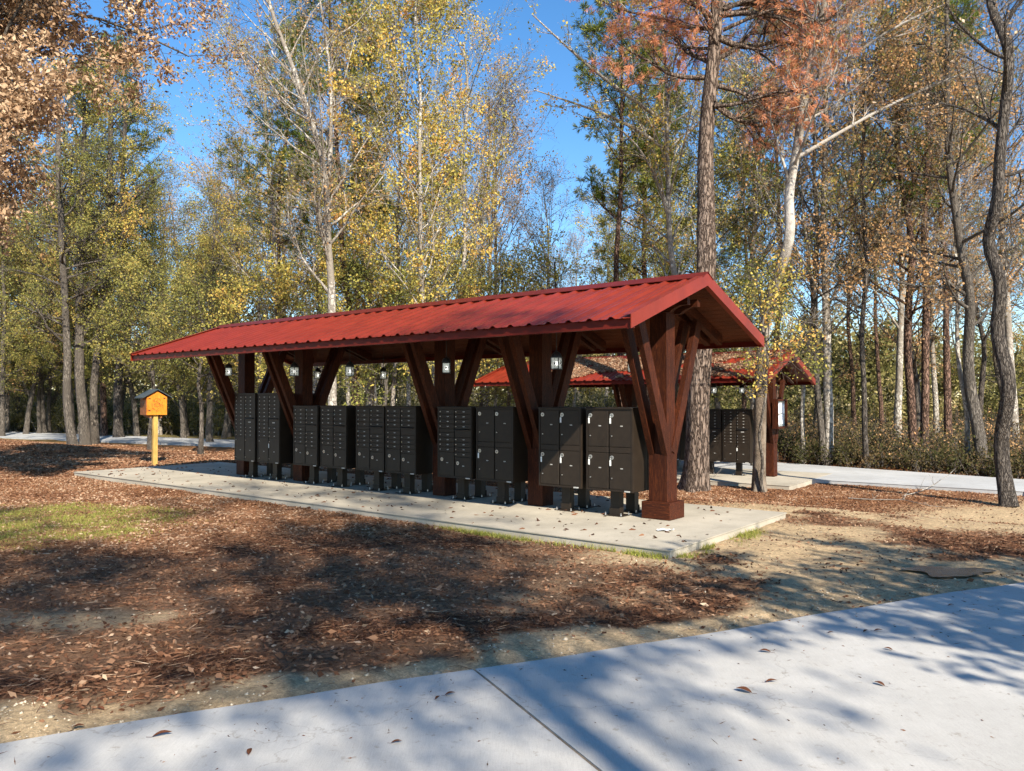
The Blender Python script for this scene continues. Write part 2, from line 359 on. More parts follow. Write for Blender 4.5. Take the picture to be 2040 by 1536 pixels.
base = colr((0.24, 0.145, 0.088)) * (0.75 + 0.5 * n2_[..., None])
cc = base
cc = cc * (1 - stw_[..., None] * .75) + colr((0.10, 0.047, 0.032)) * stw_[..., None] * .75
cc = cc * (1 - or_[..., None]) + colr((0.32, 0.16, 0.075)) * (0.7 + 0.6 * n2_[..., None]) * or_[..., None]
sandc = colr((0.60, 0.465, 0.28)) * (0.75 + 0.5 * n3_[..., None])
cc = cc * (1 - s_[..., None]) + sandc * s_[..., None]
cc = cc * (1 - g_[..., None] * .8) + colr((0.28, 0.25, 0.08)) * (0.7 + 0.6 * n3_[..., None]) * g_[..., None] * .8
far = sstep((GY - 34) / 12)[..., None]
cc = cc * (1 - far) + colr((0.21, 0.18, 0.075)) * (0.6 + 0.8 * n2_[..., None]) * far
GZ = terrain(GX, GY) + (fbm(GX * 0.8, GY * 0.8, 5) - 0.5) * 0.05 + (fbm(GX * 4, GY * 4, 7) - 0.5) * 0.022
# puddle hollow, and level ground under the paved sheets
PUD = ground_hit(1890, 1138)
pd = np.hypot((GX - PUD[0]) / 0.46, (GY - PUD[1]) / 0.29); pf = sstep((1.5 - pd) / .5); GZ = GZ * (1 - pf) + (terrain(GX, GY) - .025) * pf
flat = sstep((0.25 - dn_) / 0.25); GZ = GZ * (1 - flat) + (-0.125) * flat
lu_, lv_ = world_loc(GX, GY)
und = ((lu_ > 0.05) & (lu_ < 15.35) & (lv_ > 0.05) & (lv_ < 3.7)); GZ = np.where(und, -0.16, GZ)
d2x = GX - S2O[0]; d2y = GY - S2O[1]; a2 = d2x * U2[0] + d2y * U2[1]; b2 = d2x * V2[0] + d2y * V2[1]
GZ = np.where((a2 > 0) & (a2 < 11) & (b2 > 0.1) & (b2 < 4), np.minimum(GZ, -0.56), GZ)
ny, nx = GX.shape
idx = np.arange(ny * nx).reshape(ny, nx)
Q = np.stack([idx[:-1, :-1], idx[:-1, 1:], idx[1:, 1:], idx[1:, :-1]], -1).reshape(-1, 4)
gm = np_mesh('ground', np.stack([GX, GY, GZ], -1).reshape(-1, 3), quads=Q, smooth=True, col=np.clip(cc, 0, 1).reshape(-1, 3))
m, n, b = mat('forest_floor'); M_GROUND = m
at = node(n, 'ShaderNodeAttribute', attribute_name='col'); v = coords(n)
f1 = noise(n, v, 22, 6, 0.75); f2 = noise(n, coords(n, (1, 2.2, 1)), 75, 4, 0.7)
c = mix(n, 0.85, at.outputs['Color'], ramp(n, f1, [(0.30, (0.45, 0.42, 0.40)), (0.55, (1.05, 1.02, 1)), (0.75, (1.7, 1.6, 1.5))]), 'MULTIPLY')
c = mix(n, 0.8, c, ramp(n, f2, [(0.32, (0.5, 0.48, 0.46)), (0.6, (1.15, 1.1, 1.1)), (0.8, (1.7, 1.65, 1.5))]), 'MULTIPLY')
n.links.new(c, b.inputs['Base Color']); b.inputs['Roughness'].default_value = 1; b.inputs['Specular IOR Level'].default_value = 0.05
hh = node(n, 'ShaderNodeMath', operation='ADD'); n.links.new(f1, hh.inputs[0]); n.links.new(f2, hh.inputs[1])
bump(n, b, hh.outputs[0], 0.9, 0.03)
gm.materials.append(M_GROUND); tag(link_mesh('ground', gm), kind='structure')

def sheet(name, poly, z, thick, m, edge_bev=0.012):
    import bmesh
    bm = bmesh.new()
    zz = z if callable(z) else (lambda x, y: z)
    top = [bm.verts.new((x, y, zz(x, y))) for x, y in poly]; bot = [bm.verts.new((x, y, zz(x, y) - thick)) for x, y in poly]
    f = bm.faces.new(top); nn = len(poly)
    if f.normal.z < 0 or True: f.normal_update()
    for i in range(nn): bm.faces.new((top[i], top[(i + 1) % nn], bot[(i + 1) % nn], bot[i]))
    if edge_bev:
        bmesh.ops.bevel(bm, geom=list(f.edges), offset=edge_bev, segments=2, affect='EDGES')
    bmesh.ops.recalc_face_normals(bm, faces=bm.faces[:])
    me = bpy.data.meshes.new(name); bm.to_mesh(me); bm.free()
    return tag(link_mesh(name, me, None, m), kind='structure')
# near road: two cast panels with a joint between them
e0 = np.array([-0.249, 5.181]); ed = np.array([0.9054, 0.4246]); en = np.array([ed[1], -ed[0]])
jd = np.array([0.403, 3.814]) - e0; jd /= np.linalg.norm(jd)
def edge_pts(s0, s1, side):
    ss = np.arange(s0, s1 + 1e-6, 0.6) if s1 > s0 else np.arange(s0, s1 - 1e-6, -0.6)
    return [tuple(e0 + ed * s + en * (0.03 * math.sin(s * 1.1) + 0.012 * math.sin(s * 3.7))) for s in ss]
jt = 0.016
L = [tuple(e0 - ed * jt)] + edge_pts(-0.6, -12, 0) + [tuple(e0 - ed * 12 + jd * 9), tuple(e0 - ed * jt + jd * 9)]
Rr_ = [tuple(e0 + ed * jt)] + edge_pts(0.6, 14, 0) + [tuple(e0 + ed * 14 + jd * 9), tuple(e0 + ed * jt + jd * 9)]
sheet('road_panel', L, -0.098, 0.15, M_ROAD, 0.006); sheet('road_panel', Rr_, -0.098, 0.15, M_ROAD, 0.006)
M_JOINT = plain('joint_wood_strip', (0.17, 0.13, 0.09), 0.9, 0, 25, 0.5, 0.4)
sheet('road_joint', [tuple(e0 - ed * (jt - .002)), tuple(e0 + ed * (jt - .002)), tuple(e0 + ed * (jt - .002) + jd * 9), tuple(e0 - ed * (jt - .002) + jd * 9)], -0.104, 0.1, M_JOINT, 0)
def W1(u, v): p = A0 + UV * u + VV * v; return (p[0], p[1])
sheet('shelter_slab', [W1(0, 0), W1(15.44, 0), W1(15.44, 3.75), W1(0, 3.75)], 0.0, 0.2, M_SLAB, 0.014)
def W2(u, v): p = S2O + U2 * u + V2 * v; return (p[0], p[1])
sheet('second_shelter_slab', [W2(0.0, 0), W2(11, 0), W2(11, 4.0), W2(0.0, 4.0)], S2Z, 0.2, M_SLAB, 0.012)
def lot_z(x, y):
    return -0.415 + 0.03 * 0
lot = [hit_z(1400, 945, -.405), hit_z(1640, 956, -.405), hit_z(2040, 979, -.405), (14.8, 9.9), (22, 3.8), (26, 9.5), hit_z(2040, 955, -.405), hit_z(1545, 921, -.405), (0, 29), (-15, 41.5), (-40, 56), (-70, 72), (-70, 60), (-31, 45.5), (-13.5, 36.5), (0, 27), (3.0, 22)]
sheet('far_road', [tuple(p) for p in lot], -0.405, 0.25, M_LOT, 0.01)
# dry shoulder beyond the far road
# puddle
m, n, b = mat('puddle_water'); b.inputs['Base Color'].default_value = (0.05, 0.04, 0.03, 1); b.inputs['Roughness'].default_value = 0.24
b.inputs['IOR'].default_value = 2.2; bump(n, b, noise(n, coords(n), 5, 2), 0.1, 0.02); M_WATER = m
pp = []
for k in range(40):
    a = 2 * math.pi * k / 40; r = 1 + 0.22 * math.sin(3 * a + 1) + 0.13 * math.sin(5 * a) + 0.08 * math.sin(9 * a + 2)
    pp.append((PUD[0] + 0.40 * r * math.cos(a), PUD[1] + 0.24 * r * math.sin(a)))
sheet('puddle_water', pp, float(terrain(PUD[0], PUD[1])) + 0.004, 0.004, M_WATER, 0)

# ------------------------------------------------------------------ the shelter
VC = 2.14; Z_E, Z_R = 2.665, 3.40                 # roof surface at the eave and at the ridge
SL = (Z_R - Z_E) / (VC - 0.05)
def roofz(v): return Z_R - abs(v - VC) * SL
def make_shelter(o_xy, z, rot, posts, u0, u1, label):
    root = empty('mail_shelter', (o_xy[0], o_xy[1], z), rot, label=label, cat='shelter')
    X = lambda u: -u
    v0, v1 = 0.05, 2 * VC - 0.05
    # ribbed panels
    for side in (0, 1):
        n = int((u1 - u0) / 0.305); prof = []
        x = -u1
        st = (u1 - u0) / n
        for i in range(n):
            a = -u1 + i * st
            prof += [(a, 0), (a + .03, 0.029), (a + .065, 0.029), (a + .11, 0), (a + .19, 0.0), (a + .198, .006), (a + .212, .006), (a + .22, 0)]
        prof += [(-u0, 0)]
        va, vb = (v0 - 0.05, VC - 0.03) if side == 0 else (v1 + 0.05, VC + 0.03)
        K = 6; V = []
        for k in range(K + 1):
            vv = va + (vb - va) * k / K
            V += [(p[0], vv, roofz(vv) + p[1]) for p in prof]
        V = np.array(V); m_ = len(prof)
        ii = np.arange(K)[:, None] * m_ + np.arange(m_ - 1)[None, :]; ii = ii.ravel()
        q = np.stack([ii, ii + 1, ii + m_ + 1, ii + m_], -1)
        if side: q = q[:, ::-1]
        V2_ = V - np.array([0, 0, 0.004]); q2 = q[:, ::-1] + len(V)
        me = np_mesh('roof_panel', np.concatenate([V, V2_]), quads=np.concatenate([q, q2])); link_mesh('roof_panel', me, root, M_RED)
        # boarded deck under the metal: tongue and groove boards run along the shelter
        mb = MB(); nb = 16
        for k in range(nb):
            a = v0 + 0.02 + (VC - v0 - 0.02) * k / nb; c_ = v0 + 0.02 + (VC - v0 - 0.02) * (k + 1) / nb - 0.008
            if side: a, c_ = 2 * VC - a, 2 * VC - c_
            za, zc = roofz(a) - 0.012, roofz(c_) - 0.012
            mb.prism([(a, za), (c_, zc), (c_, zc - 0.035), (a, za - 0.035)], 0, -u1 + .03, -u0 - .03)
        mb.build('roof_deck', M_DECK, root)
        # eave fascia
        vf = v0 if side == 0 else v1; s = -1 if side == 0 else 1
        mb = MB(); mb.box(-u1, -u0, min(vf, vf - s * 0.03), max(vf, vf - s * 0.03), Z_E - 0.125, Z_E - 0.008)
        mb.box(-u1, -u0, min(vf - s * .03, vf - s * .075), max(vf - s * .03, vf - s * .075), Z_E - 0.125, Z_E - 0.117)
        mb.build('fascia', M_REDTRIM, root)
        # gable trims
        for xe, sx in ((-u0, 1), (-u1, -1)):
            mb = MB(); a = vf - s * -0.03; t = 0.012
            xa, xb = (xe, xe + t) if sx > 0 else (xe - t, xe)
            ve = VC - 0.0 if side == 0 else VC
            up = 0.045; dn = 0.125
            vx = v0 - 0.03 if side == 0 else v1 + 0.03
            mb.prism([(vx, roofz(vx) + up), (ve, roofz(ve) + up), (ve, roofz(ve) - dn), (vx, roofz(vx) - dn)], 0, xa, xb)
            xi, xo = (xe - 0.11, xe) if sx > 0 else (xe, xe + 0.11)
            mb.prism([(vx, roofz(vx) + up), (ve, roofz(ve) + up), (ve, roofz(ve) + up - .005), (vx, roofz(vx) + up - .005)], 0, xi, xo)
            xi, xo = (xe - 0.06, xe) if sx > 0 else (xe, xe + 0.06)
            mb.prism([(vx + .02 * -s, roofz(vx) - dn + .001), (ve, roofz(ve) - dn + .001), (ve, roofz(ve) - dn + .006), (vx + .02 * -s, roofz(vx) - dn + .006)], 0, xi, xo)
            mb.build('gable_trim', M_RED, root)
    mb = MB(); hw = 0.17; h = 0.05
    mb.prism([(VC - hw, roofz(VC - hw) + .038), (VC, Z_R + h + .02), (VC + hw, roofz(VC + hw) + .038), (VC + hw, roofz(VC + hw) + .030), (VC, Z_R + h + .012), (VC - hw, roofz(VC - hw) + .030)], 0, -u1 - .02, -u0 + .02)
    mb.build('ridge_cap', M_REDTRIM, root)
    # longitudinal beams with shaped tails
    for dv in (-0.16, 0.16):
        zt = 3.11; zb = 2.925; xe = -(u0 + 0.20); xs = -(u1 - 0.20)
        def tail(x, s): return [(x, zt), (x, zt - .10), (x - s * .10, zt - .10), (x - s * .17, zt - .12), (x - s * .23, zt - .155), (x - s * .27, zb)]
        poly = tail(xe, 1) + tail(xs, -1)[::-1]
        MB().prism(poly, 1, VC + dv - .045, VC + dv + .045).build('ridge_beam', M_WOODH, root)
    for u in posts:
        x = -u; h_ = 0.15
        MB().box(x - .13, x + .13, VC - .13, VC + .13, 0.9, 3.06).box(x - h_, x + h_, VC - h_, VC + h_, 0.004, 0.92, .008).build('post', M_WOODV, root)
        if u == posts[0] and z == 0: MB().box(x - .225, x + .225, VC - .225, VC + .225, 0.004, 0.245, .006).build('base_trim', M_WOODH, root)
        for s in (-1, 1):
            for dx in (-.105, .105):
                mb = MB(); vb_ = VC + s * .07; vt = VC + s * 0.98
                zt = roofz(vt) - 0.06
                mb.bar((x + dx, VC + s * .07, 0.93), (x + dx, vt, zt), .085, .17, (0, s, 0.0)).build('brace', M_WOODV, root)
                ra = VC + s * .06; rb = VC + s * 1.76
                off = 0.125
                MB().prism([(ra, roofz(ra) - .05), (rb, roofz(rb) - .05), (rb, roofz(rb) - .05 - .16), (ra, roofz(ra) - .05 - .16)], 0, x + dx - .045, x + dx + .045).build('rafter', M_RAFT, root)
    # short lookout blocks seen below the eave
    return root
ROT1 = math.atan2(-UV[1], -UV[0])
ROT2 = math.atan2(-U2[1], -U2[0])
shelter1 = make_shelter(A0, 0.0, ROT1, (1.2, 3.38, 5.50, 9.57, 11.69), 0.51, 12.75, 'long red metal roofed timber shelter over the near rows of mailboxes')
P2 = (1.15, 3.3, 5.45, 8.9)
shelter2 = make_shelter(S2O, S2Z, ROT2, P2, 0.51, 9.92, 'smaller red roofed shelter behind the near one, leaves lying on its roof')

# ------------------------------------------------------------------ mailboxes
MESH = {}
def shared(key, fn):
    if key not in MESH: MESH[key] = fn()
    return MESH[key]
def put(name, me, parent, loc=(0, 0, 0)):
    o = bpy.data.objects.new(name, me); COL.objects.link(o); o.parent = parent; o.location = loc; return o
def door_mesh(w_, h_):
    def f():
        mb = MB(); mb.box(-w_ / 2, w_ / 2, -0.010, 0, -h_ / 2, h_ / 2, 0.0035); me = mb.mesh('door'); me.materials.append(M_BRONZE2); return me
    return shared(('d', round(w_, 3), round(h_, 3)), f)
def lock_mesh():
    def f():
        mb = MB(); mb.tube([(0, 0, 0), (0, -0.010, 0)], 0.0085, 10); mb.mi = 1; mb.box(-.001, .001, -.0112, -.010, -.005, .005); me = mb.mesh('lock'); me.materials.append(M_SILVER); me.materials.append(M_DARK); me.polygons.foreach_set('material_index', mb.m); return me
    return shared('lock', f)
def plate_mesh():
    def f():
        mb = MB()
        for k in range(3): mb.box(-.0205 + k * .015, -.0095 + k * .015, -.0015, 0, -.0075, .0075)
        me = mb.mesh('number_plate'); me.materials.append(M_PLATE); return me
    return shared('plate', f)
def round_mesh():
    def f():
        mb = MB(); mb.mi = 0; mb.tube([(0, 0, 0), (0, -0.007, 0)], 0.030, 20); mb.mi = 1; mb.tube([(0, -.007, 0), (0, -.010, 0)], 0.014, 12)
        mb.mi = 0; mb.box(-.003, .003, -.013, -.010, -.010, .010)
        me = mb.mesh('parcel_lock'); me.materials.append(M_SILVER); me.materials.append(M_DARK); me.polygons.foreach_set('material_index', mb.m); return me
    return shared('round', f)
def tag_mesh():
    def f():
        mb = MB(); mb.box(-.014, .014, -.010, -.006, -.085, -.005, .002); mb.tube([(0, -.008, -.005), (0, -.012, .012), (0, -.008, .024)], .0025, 5)
        me = mb.mesh('key_tag'); me.materials.append(M_TAG); return me
    return shared('tag', f)
def sticker_mesh():
    def f():
        mb = MB(); mb.box(-.045, .045, -.0015, 0, -.010, .010); me = mb.mesh('maker_label'); me.materials.append(M_PLATE); return me
    return shared('stick', f)
UWD, UDP = 0.775, 0.43
def pedestal(root, x, y, ztop):
    def f():
        mb = MB(); mb.box(-.075, .075, -.06, .06, 0.012, 0.40); mb.box(-.085, .085, -.075, -.061, 0.012, 0.11); me = mb.mesh('pedestal'); me.materials.append(M_BRONZE); return me
    p = put('pedestal', shared(('ped',), f), root, (x, y, 0))
    def g():
        mb = MB(); mb.box(-.16, .16, -.14, .14, 0.002, 0.012, .002); me = mb.mesh('base_plate'); me.materials.append(M_BRONZE); return me
    put('base_plate', shared('bplate', g), p)
    def b():
        mb = MB(); mb.tube([(0, 0, 0.01), (0, 0, 0.05)], .007, 7); mb.tube([(0, 0, .013), (0, 0, .025)], .013, 6); me = mb.mesh('bolt'); me.materials.append(M_STEEL); return me
    for sx in (-1, 1):
        for sy in (-1, 1): put('bolt', shared('bolt', b), p, (sx * .13, sy * .11, 0))
def shell(root, z0, z1):
    def f():
        mb = MB(); w2 = UWD / 2
        mb.box(-w2, w2, 0.012, UDP, z0, z1 - 0.025, .004)
        fr = 0.03                                       # raised frame round the door field
        mb.box(-w2, -w2 + fr, -0.014, 0.012, z0, z1 - .025); mb.box(w2 - fr, w2, -0.014, 0.012, z0, z1 - .025)
        mb.box(-w2 + fr, w2 - fr, -0.014, 0.012, z0, z0 + fr); mb.box(-w2 + fr, w2 - fr, -0.014, 0.012, z1 - .025 - .02, z1 - .025)
        me = mb.mesh('body'); me.materials.append(M_BRONZE); return me
    put('body', shared(('body', z0, z1), f), root)
    def g():
        mb = MB(); w2 = UWD / 2 + .008
        mb.box(-w2, w2, -0.028, UDP + .01, z1 - 0.0249, z1, .004); mb.mi = 0
        mb.tube([(0, -.01, z1), (0, -.01, z1 + .022)], .006, 6)
        me = mb.mesh('hood'); me.materials.append(M_BRONZE); return me
    put('hood', shared(('hood', z0, z1), g), root)
def door(root, x, z, w_, h_, kind, tagged=False):
    d = put('door', door_mesh(w_ - .008, h_ - .007), root, (x, -0.002, z))
    if kind == 'small':
        put('lock', lock_mesh(), d, (-w_ / 2 + .035, -.010, 0)); put('number_plate', plate_mesh(), d, (.03, -.010, 0))
    elif kind == 'parcel':
        put('parcel_lock', round_mesh(), d, (-w_ / 2 + .075, -.010, h_ * .18)); put('number_plate', plate_mesh(), d, (.02, -.010, h_ * .05))
    elif kind == 'locker':
        put('parcel_lock', round_mesh(), d, (-w_ / 2 + .045, -.010, h_ * .37)); put('lock', lock_mesh(), d, (-w_ / 2 + .045, -.010, -h_ * .2))
        put('number_plate', plate_mesh(), d, (.03, -.010, h_ * .08))
        if tagged: put('key_tag', tag_mesh(), d, (-w_ / 2 + .022, -.010, h_ * .37 - .035))
    elif kind == 'tallparcel':
        put('lock', lock_mesh(), d, (-w_ / 2 + .035, -.010, h_ * .35)); put('lock', lock_mesh(), d, (-w_ / 2 + .035, -.010, -h_ * .38)); put('number_plate', plate_mesh(), d, (.02, -.010, -h_ * .08))
    return d
def unit(parent_shelter_z, world, rot, kind, label, group, tags=(), detail=True):
    root = empty('cluster_mailbox' if kind != 'locker' else 'parcel_locker', world, rot, label=label, cat='mailbox' if kind != 'locker' else 'parcel locker', group=group)
    tall = kind == 'tall'; z0, z1 = (0.362, 1.84) if tall else (0.372, 1.578)
    shell(root, z0, z1); pedestal(root, 0, 0.215, z0)
    put('maker_label', sticker_mesh(), root, (UWD / 2 - .085, -0.0145, z0 + .013))
    if not detail: return root
    a, b_ = z0 + .03, z1 - .045; cw = (UWD - .06 - .012) / 2; xl, xr = -cw / 2 - .006, cw / 2 + .006
    if kind == 'locker':
        H = b_ - a; hd = (H - .085) / 2
        for i, (x, zc) in enumerate(((xl, b_ - hd / 2), (xr, b_ - hd / 2), (xl, a + hd / 2), (xr, a + hd / 2))):
            door(root, x, zc, cw, hd, 'locker', i in tags)
        for x in (xl, xr):
            p = put('middle_rail', door_mesh(cw - .008, .078), root, (x, -.002, (a + b_) / 2))
    else:
        if tall:
            rl = 11; rh = .082
            for k in range(rl): door(root, xl, b_ - rh * (k + .5), cw, rh, 'small')
            hb = (b_ - a) - rl * rh; door(root, xl, a + hb / 2, cw, hb, 'tallparcel')
            for k in range(6): door(root, xr, b_ - rh * (k + .5), cw, rh, 'small')
            zc = b_ - rh * 6
            o = door(root, xr, zc - .09, cw, .15, 'blank'); put('slot_label', sticker_mesh(), o, (.0, -.0105, -.0))
            for k in range(3): door(root, xr, zc - .165 - rh * (k + .5), cw, rh, 'small')
            hb2 = zc - .165 - rh * 3 - a; t = door(root, xr, a + hb2 / 2, cw, hb2, 'tallparcel')
            if tags: put('key_tag', tag_mesh(), t, (-cw / 2 + .02, -.010, hb2 * .25))
        else:
            rh = .083
            for k in range(4): door(root, xl, b_ - rh * (k + .5), cw, rh, 'small')
            door(root, xl, b_ - rh * 4 - .03, cw, .06, 'blank')
            for k in range(4): door(root, xl, b_ - rh * (4 + k + .5) - .06, cw, rh, 'small')
            hb = (b_ - a) - rh * 8 - .06; door(root, xl, a + hb / 2, cw, hb, 'parcel')
            for k in range(4): door(root, xr, b_ - rh * (k + .5), cw, rh, 'small')
            door(root, xr, b_ - rh * 4 - .0675, cw, .135, 'blank')
            for k in range(4): door(root, xr, b_ - rh * (4 + k + .5) - .135, cw, rh, 'small')
            hb = (b_ - a) - rh * 8 - .135; door(root, xr, a + hb / 2, cw, hb, 'parcel')
        def sl():
            mb = MB(); mb.prism([(-.006, .0), (-.035, -.014), (-.035, -.020), (-.006, -.012)], 0, -cw / 2 + .02, cw / 2 - .02); me = mb.mesh('mail_slot_hood'); me.materials.append(M_DARK); return me
        zc = b_ - rh * (6 if tall else 4)
        put('mail_slot_hood', shared(('slot', tall), sl), root, (xr, -.008, zc + .002))
    return root
VF = 1.725; VB = 2.60
FRONT = [ (1.84, 'locker', 'brown parcel locker half in sunlight beside the near post, key tags in all four doors', (0, 1, 2, 3)),
 (2.71, 'locker', 'brown parcel locker crossed by a diagonal roof shadow, second from the near post', (1, 2, 3)),
 (3.99, 'locker', 'shaded four door parcel locker just left of the second post', (2,)),
 (4.87, 'mixed', 'shaded mailbox unit directly left of the shaded four door parcel locker', ()),
 (6.18, 'mixed', 'shaded mailbox unit right of the wide gap in posts, beside the third post', ()),
 (7.00, 'mixed', 'shaded mailbox unit third in the run of four left of the third post', ()),
 (8.06, 'mixed', 'shaded mailbox unit second in the run of four between the third and fourth posts', ()),
 (8.94, 'mixed', 'shaded mailbox unit crossed at its top left by the fourth post\'s brace', ()),
 (10.20, 'tall', 'tall many door mailbox unit between the fourth post and its tall neighbour', (1,)),
 (11.08, 'tall', 'tall many door mailbox unit at the far end of the near shelter', ())]
for (u, k, lab, tg) in FRONT:
    p = A0 + UV * u + VV * VF; unit(0, (p[0], p[1], 0), ROT1, k, lab, 'mailbox units facing the lawn under the near shelter', tg)
for i, (u, k, lab, tg) in enumerate(FRONT):
    p = A0 + UV * (u) + VV * VB
    unit(0, (p[0], p[1], 0), ROT1 + math.pi, k, 'back row mailbox unit behind the ' + ['sunlit parcel locker', 'parcel locker with the diagonal shadow', 'shaded four door parcel locker', 'mailbox unit right of the third post gap', 'mailbox unit beside the third post', 'third unit of the run of four', 'second unit of the run of four', 'unit under the fourth brace', 'inner tall unit', 'outermost tall unit'][i], 'mailbox units facing away under the near shelter', detail=False)
for i, (u, k, lab) in enumerate(((1.95, 'tall', 'tall mailbox unit between the leaning grey trunk and its lit neighbour, second shelter'), (2.77, 'tall', 'tall mailbox unit beside the big pine trunk, crossed by shadow, second shelter'), (4.0, 'tall', 'tall mailbox unit of the second shelter behind the big pine trunk'), (4.85, 'tall', 'tall mailbox unit of the second shelter behind the near post'))):
    p = S2O + U2 * u + V2 * VF
    unit(0, (p[0], p[1], S2Z), ROT2, k, lab, 'mailbox units under the second shelter', (1,))

# ------------------------------------------------------------------ lanterns
def star(r, r2, y0, y1, mb, cx=0, cz=0):
    pts = [(cx + (r if k % 2 == 0 else r2) * math.sin(k * math.pi / 5), cz + (r if k % 2 == 0 else r2) * math.cos(k * math.pi / 5)) for k in range(10)]
    mb.prism(pts, 1, y0, y1)
def lantern_parts():
    hw, hh = .056, .075
    fr = MB()
    for sx in (-1, 1):
        for sy in (-1, 1): fr.box(sx * hw - .005, sx * hw + .005, sy * hw - .005, sy * hw + .005, -hh, hh)
    fr.box(-hw - .009, hw + .009, -hw - .009, hw + .009, -hh - .012, -hh); fr.box(-hw - .009, hw + .009, -hw - .009, hw + .009, hh, hh + .012)
    for y in (-hw - .006, hw + .006):
        star(.026, .011, y - .002, y + .002, fr)
        n = 20
        for k in range(n):
            a, c_ = 2 * math.pi * k / n, 2 * math.pi * (k + 1) / n
            fr.bar((.036 * math.cos(a), y, .036 * math.sin(a)), (.036 * math.cos(c_), y, .036 * math.sin(c_)), .003, .003, (0, 1, 0))
        for (a, b_, c_, d) in ((-hw, 0, -.036, 0), (hw, 0, .036, 0), (0, hh, 0, .036), (0, -hh, 0, -.036)): fr.bar((a, y, b_), (c_, y, d), .003, .003, (0, 1, 0))
    m1 = fr.mesh('frame')
    # the same star and ring turned on the two side faces
    sd = MB()
    for (vx, vy, vz) in [v_.co[:] for v_ in m1.vertices]: sd.v.append((-vy, vx, vz))
    sd.f = [tuple(p.vertices) for p in m1.polygons]; sd.m = [0] * len(sd.f)
    fr.add(sd.v, sd.f); m1 = fr.mesh('frame'); m1.materials.append(M_DARK)
    gl = MB(); gl.box(-hw + .002, hw - .002, -hw + .002, hw - .002, -hh, hh); m2 = gl.mesh('glass'); m2.materials.append(M_GLASS)
    cap = MB(); prof = [(.075, .012), (.072, .028), (.060, .055), (.042, .078), (.020, .092), (.012, .105)]
    k = 16; vs = [(r * math.cos(2 * math.pi * j / k), r * math.sin(2 * math.pi * j / k), hh + z) for r, z in prof for j in range(k)]
    fs = [(i * k + j, i * k + (j + 1) % k, (i + 1) * k + (j + 1) % k, (i + 1) * k + j) for i in range(len(prof) - 1) for j in range(k)] + [tuple(range(k))[::-1], tuple(range((len(prof) - 1) * k, len(prof) * k))]
    cap.add(vs, fs); m3 = cap.mesh('cap'); m3.materials.append(M_DARK)
    bl = MB(); bl.tube([(0, 0, -.03), (0, 0, -.015), (0, 0, .005), (0, 0, .03)], [.012, .02, .022, .008], 10); m4 = bl.mesh('bulb')
    mm, n, b = mat('lit_lantern_bulb'); b.inputs['Emission Color'].default_value = (1, .97, .9, 1); b.inputs['Emission Strength'].default_value = 2.5; m4.materials.append(mm)
    return m1, m2, m3, m4
LP = lantern_parts()
def lantern(world, rz, label, ztop):
    o = empty('hanging_lantern', world, rz, label=label, cat='lantern', group='star lanterns hanging under the shelter roofs')
    put('frame', LP[0], o); put('glass', LP[1], o); put('cap', LP[2], o); put('bulb', LP[3], o)
    L_ = ztop - world[2] - .17
    mb = MB(); mb.tube([(0, 0, .17), (0, 0, .17 + L_)], .005, 6); mb.tube([(0, 0, .17 + L_ - .02), (0, 0, .17 + L_)], .04, 10)
    mb.build('hanger', M_DARK, o)
FL = [(2.19, .9, 2.20, 'lantern in front of the second post, nearest the camera', 10), (4.29, .9, 2.19, 'lantern with two lit faces in front of the third post', 38), (6.60, .9, 2.19, 'lantern against the pine trunks in the wide gap, front row', 30),
      (8.19, .9, 2.225, 'small lantern between the fourth post and its left brace', 8), (10.40, .9, 2.27, 'leftmost lantern, between the end brace and the end post', 48), (8.50, 3.4, 2.225, 'dome capped lantern hanging by the back eave in the wide gap', 60),
      (10.74, 3.4, 2.27, 'half hidden lantern just right of the fourth post, back row', 40), (2.42, 3.4, 2.235, 'lantern peeking out left of the near post\'s braces, back row', 20)]
for u, v_, z, lab, rz in FL:
    p = A0 + UV * u + VV * v_; lantern((p[0], p[1], z), ROT1 + R(rz), lab, roofz(v_) - .05)
for u, v_, z, lab in ((2.28, .95, 2.36, 'dark star lantern hanging under the second shelter beside the big pine trunk'), (2.35, 3.3, 2.38, 'dark star lantern under the second shelter nearer the leaning trunk'), (6.65, 3.3, 2.38, 'dark star lantern under the second shelter seen through the near one')):
    p = S2O + U2 * u + V2 * v_; lantern((p[0], p[1], z + S2Z), R(5), lab, roofz(v_) - .05 + S2Z)

# ------------------------------------------------------------------ notice case on the second shelter's end post
p = S2O + U2 * 0.93 + V2 * VC
nb = empty('notice_case', (p[0], p[1], S2Z), ROT2, label='glazed wooden notice case with white papers on the second shelter\'s end post', cat='notice board')
M_NG = plain('notice_glass_back', (0.28, 0.30, 0.30), 0.3)
mb = MB(); mb.box(-.02, .06, -.42, .42, 1.32, 2.12); mb.build('back_board', M_WOODV, nb)
mb = MB(); mb.box(.06, .13, -.42, -.37, 1.32, 2.12); mb.box(.06, .13, .37, .42, 1.32, 2.12); mb.box(.06, .13, -.37, .37, 2.07, 2.12); mb.box(.06, .13, -.37, .37, 1.32, 1.37); mb.build('frame', M_WOODV, nb)
mb = MB(); mb.box(.062, .068, -.36, .36, 1.38, 2.06); mb.build('lining', M_NG, nb)
for (y0, y1, z0, z1) in ((-.32, -.12, 1.72, 2.0), (-.08, .12, 1.74, 2.02), (.16, .33, 1.72, 1.98), (-.30, -.10, 1.42, 1.68), (.02, .24, 1.44, 1.70)):
    MB().box(.0685, .071, y0, y1, z0, z1).build('paper', M_PAPER, nb)
p = S2O + U2 * 1.3 + V2 * (VC)
# side notice facing the camera
nb2 = nb

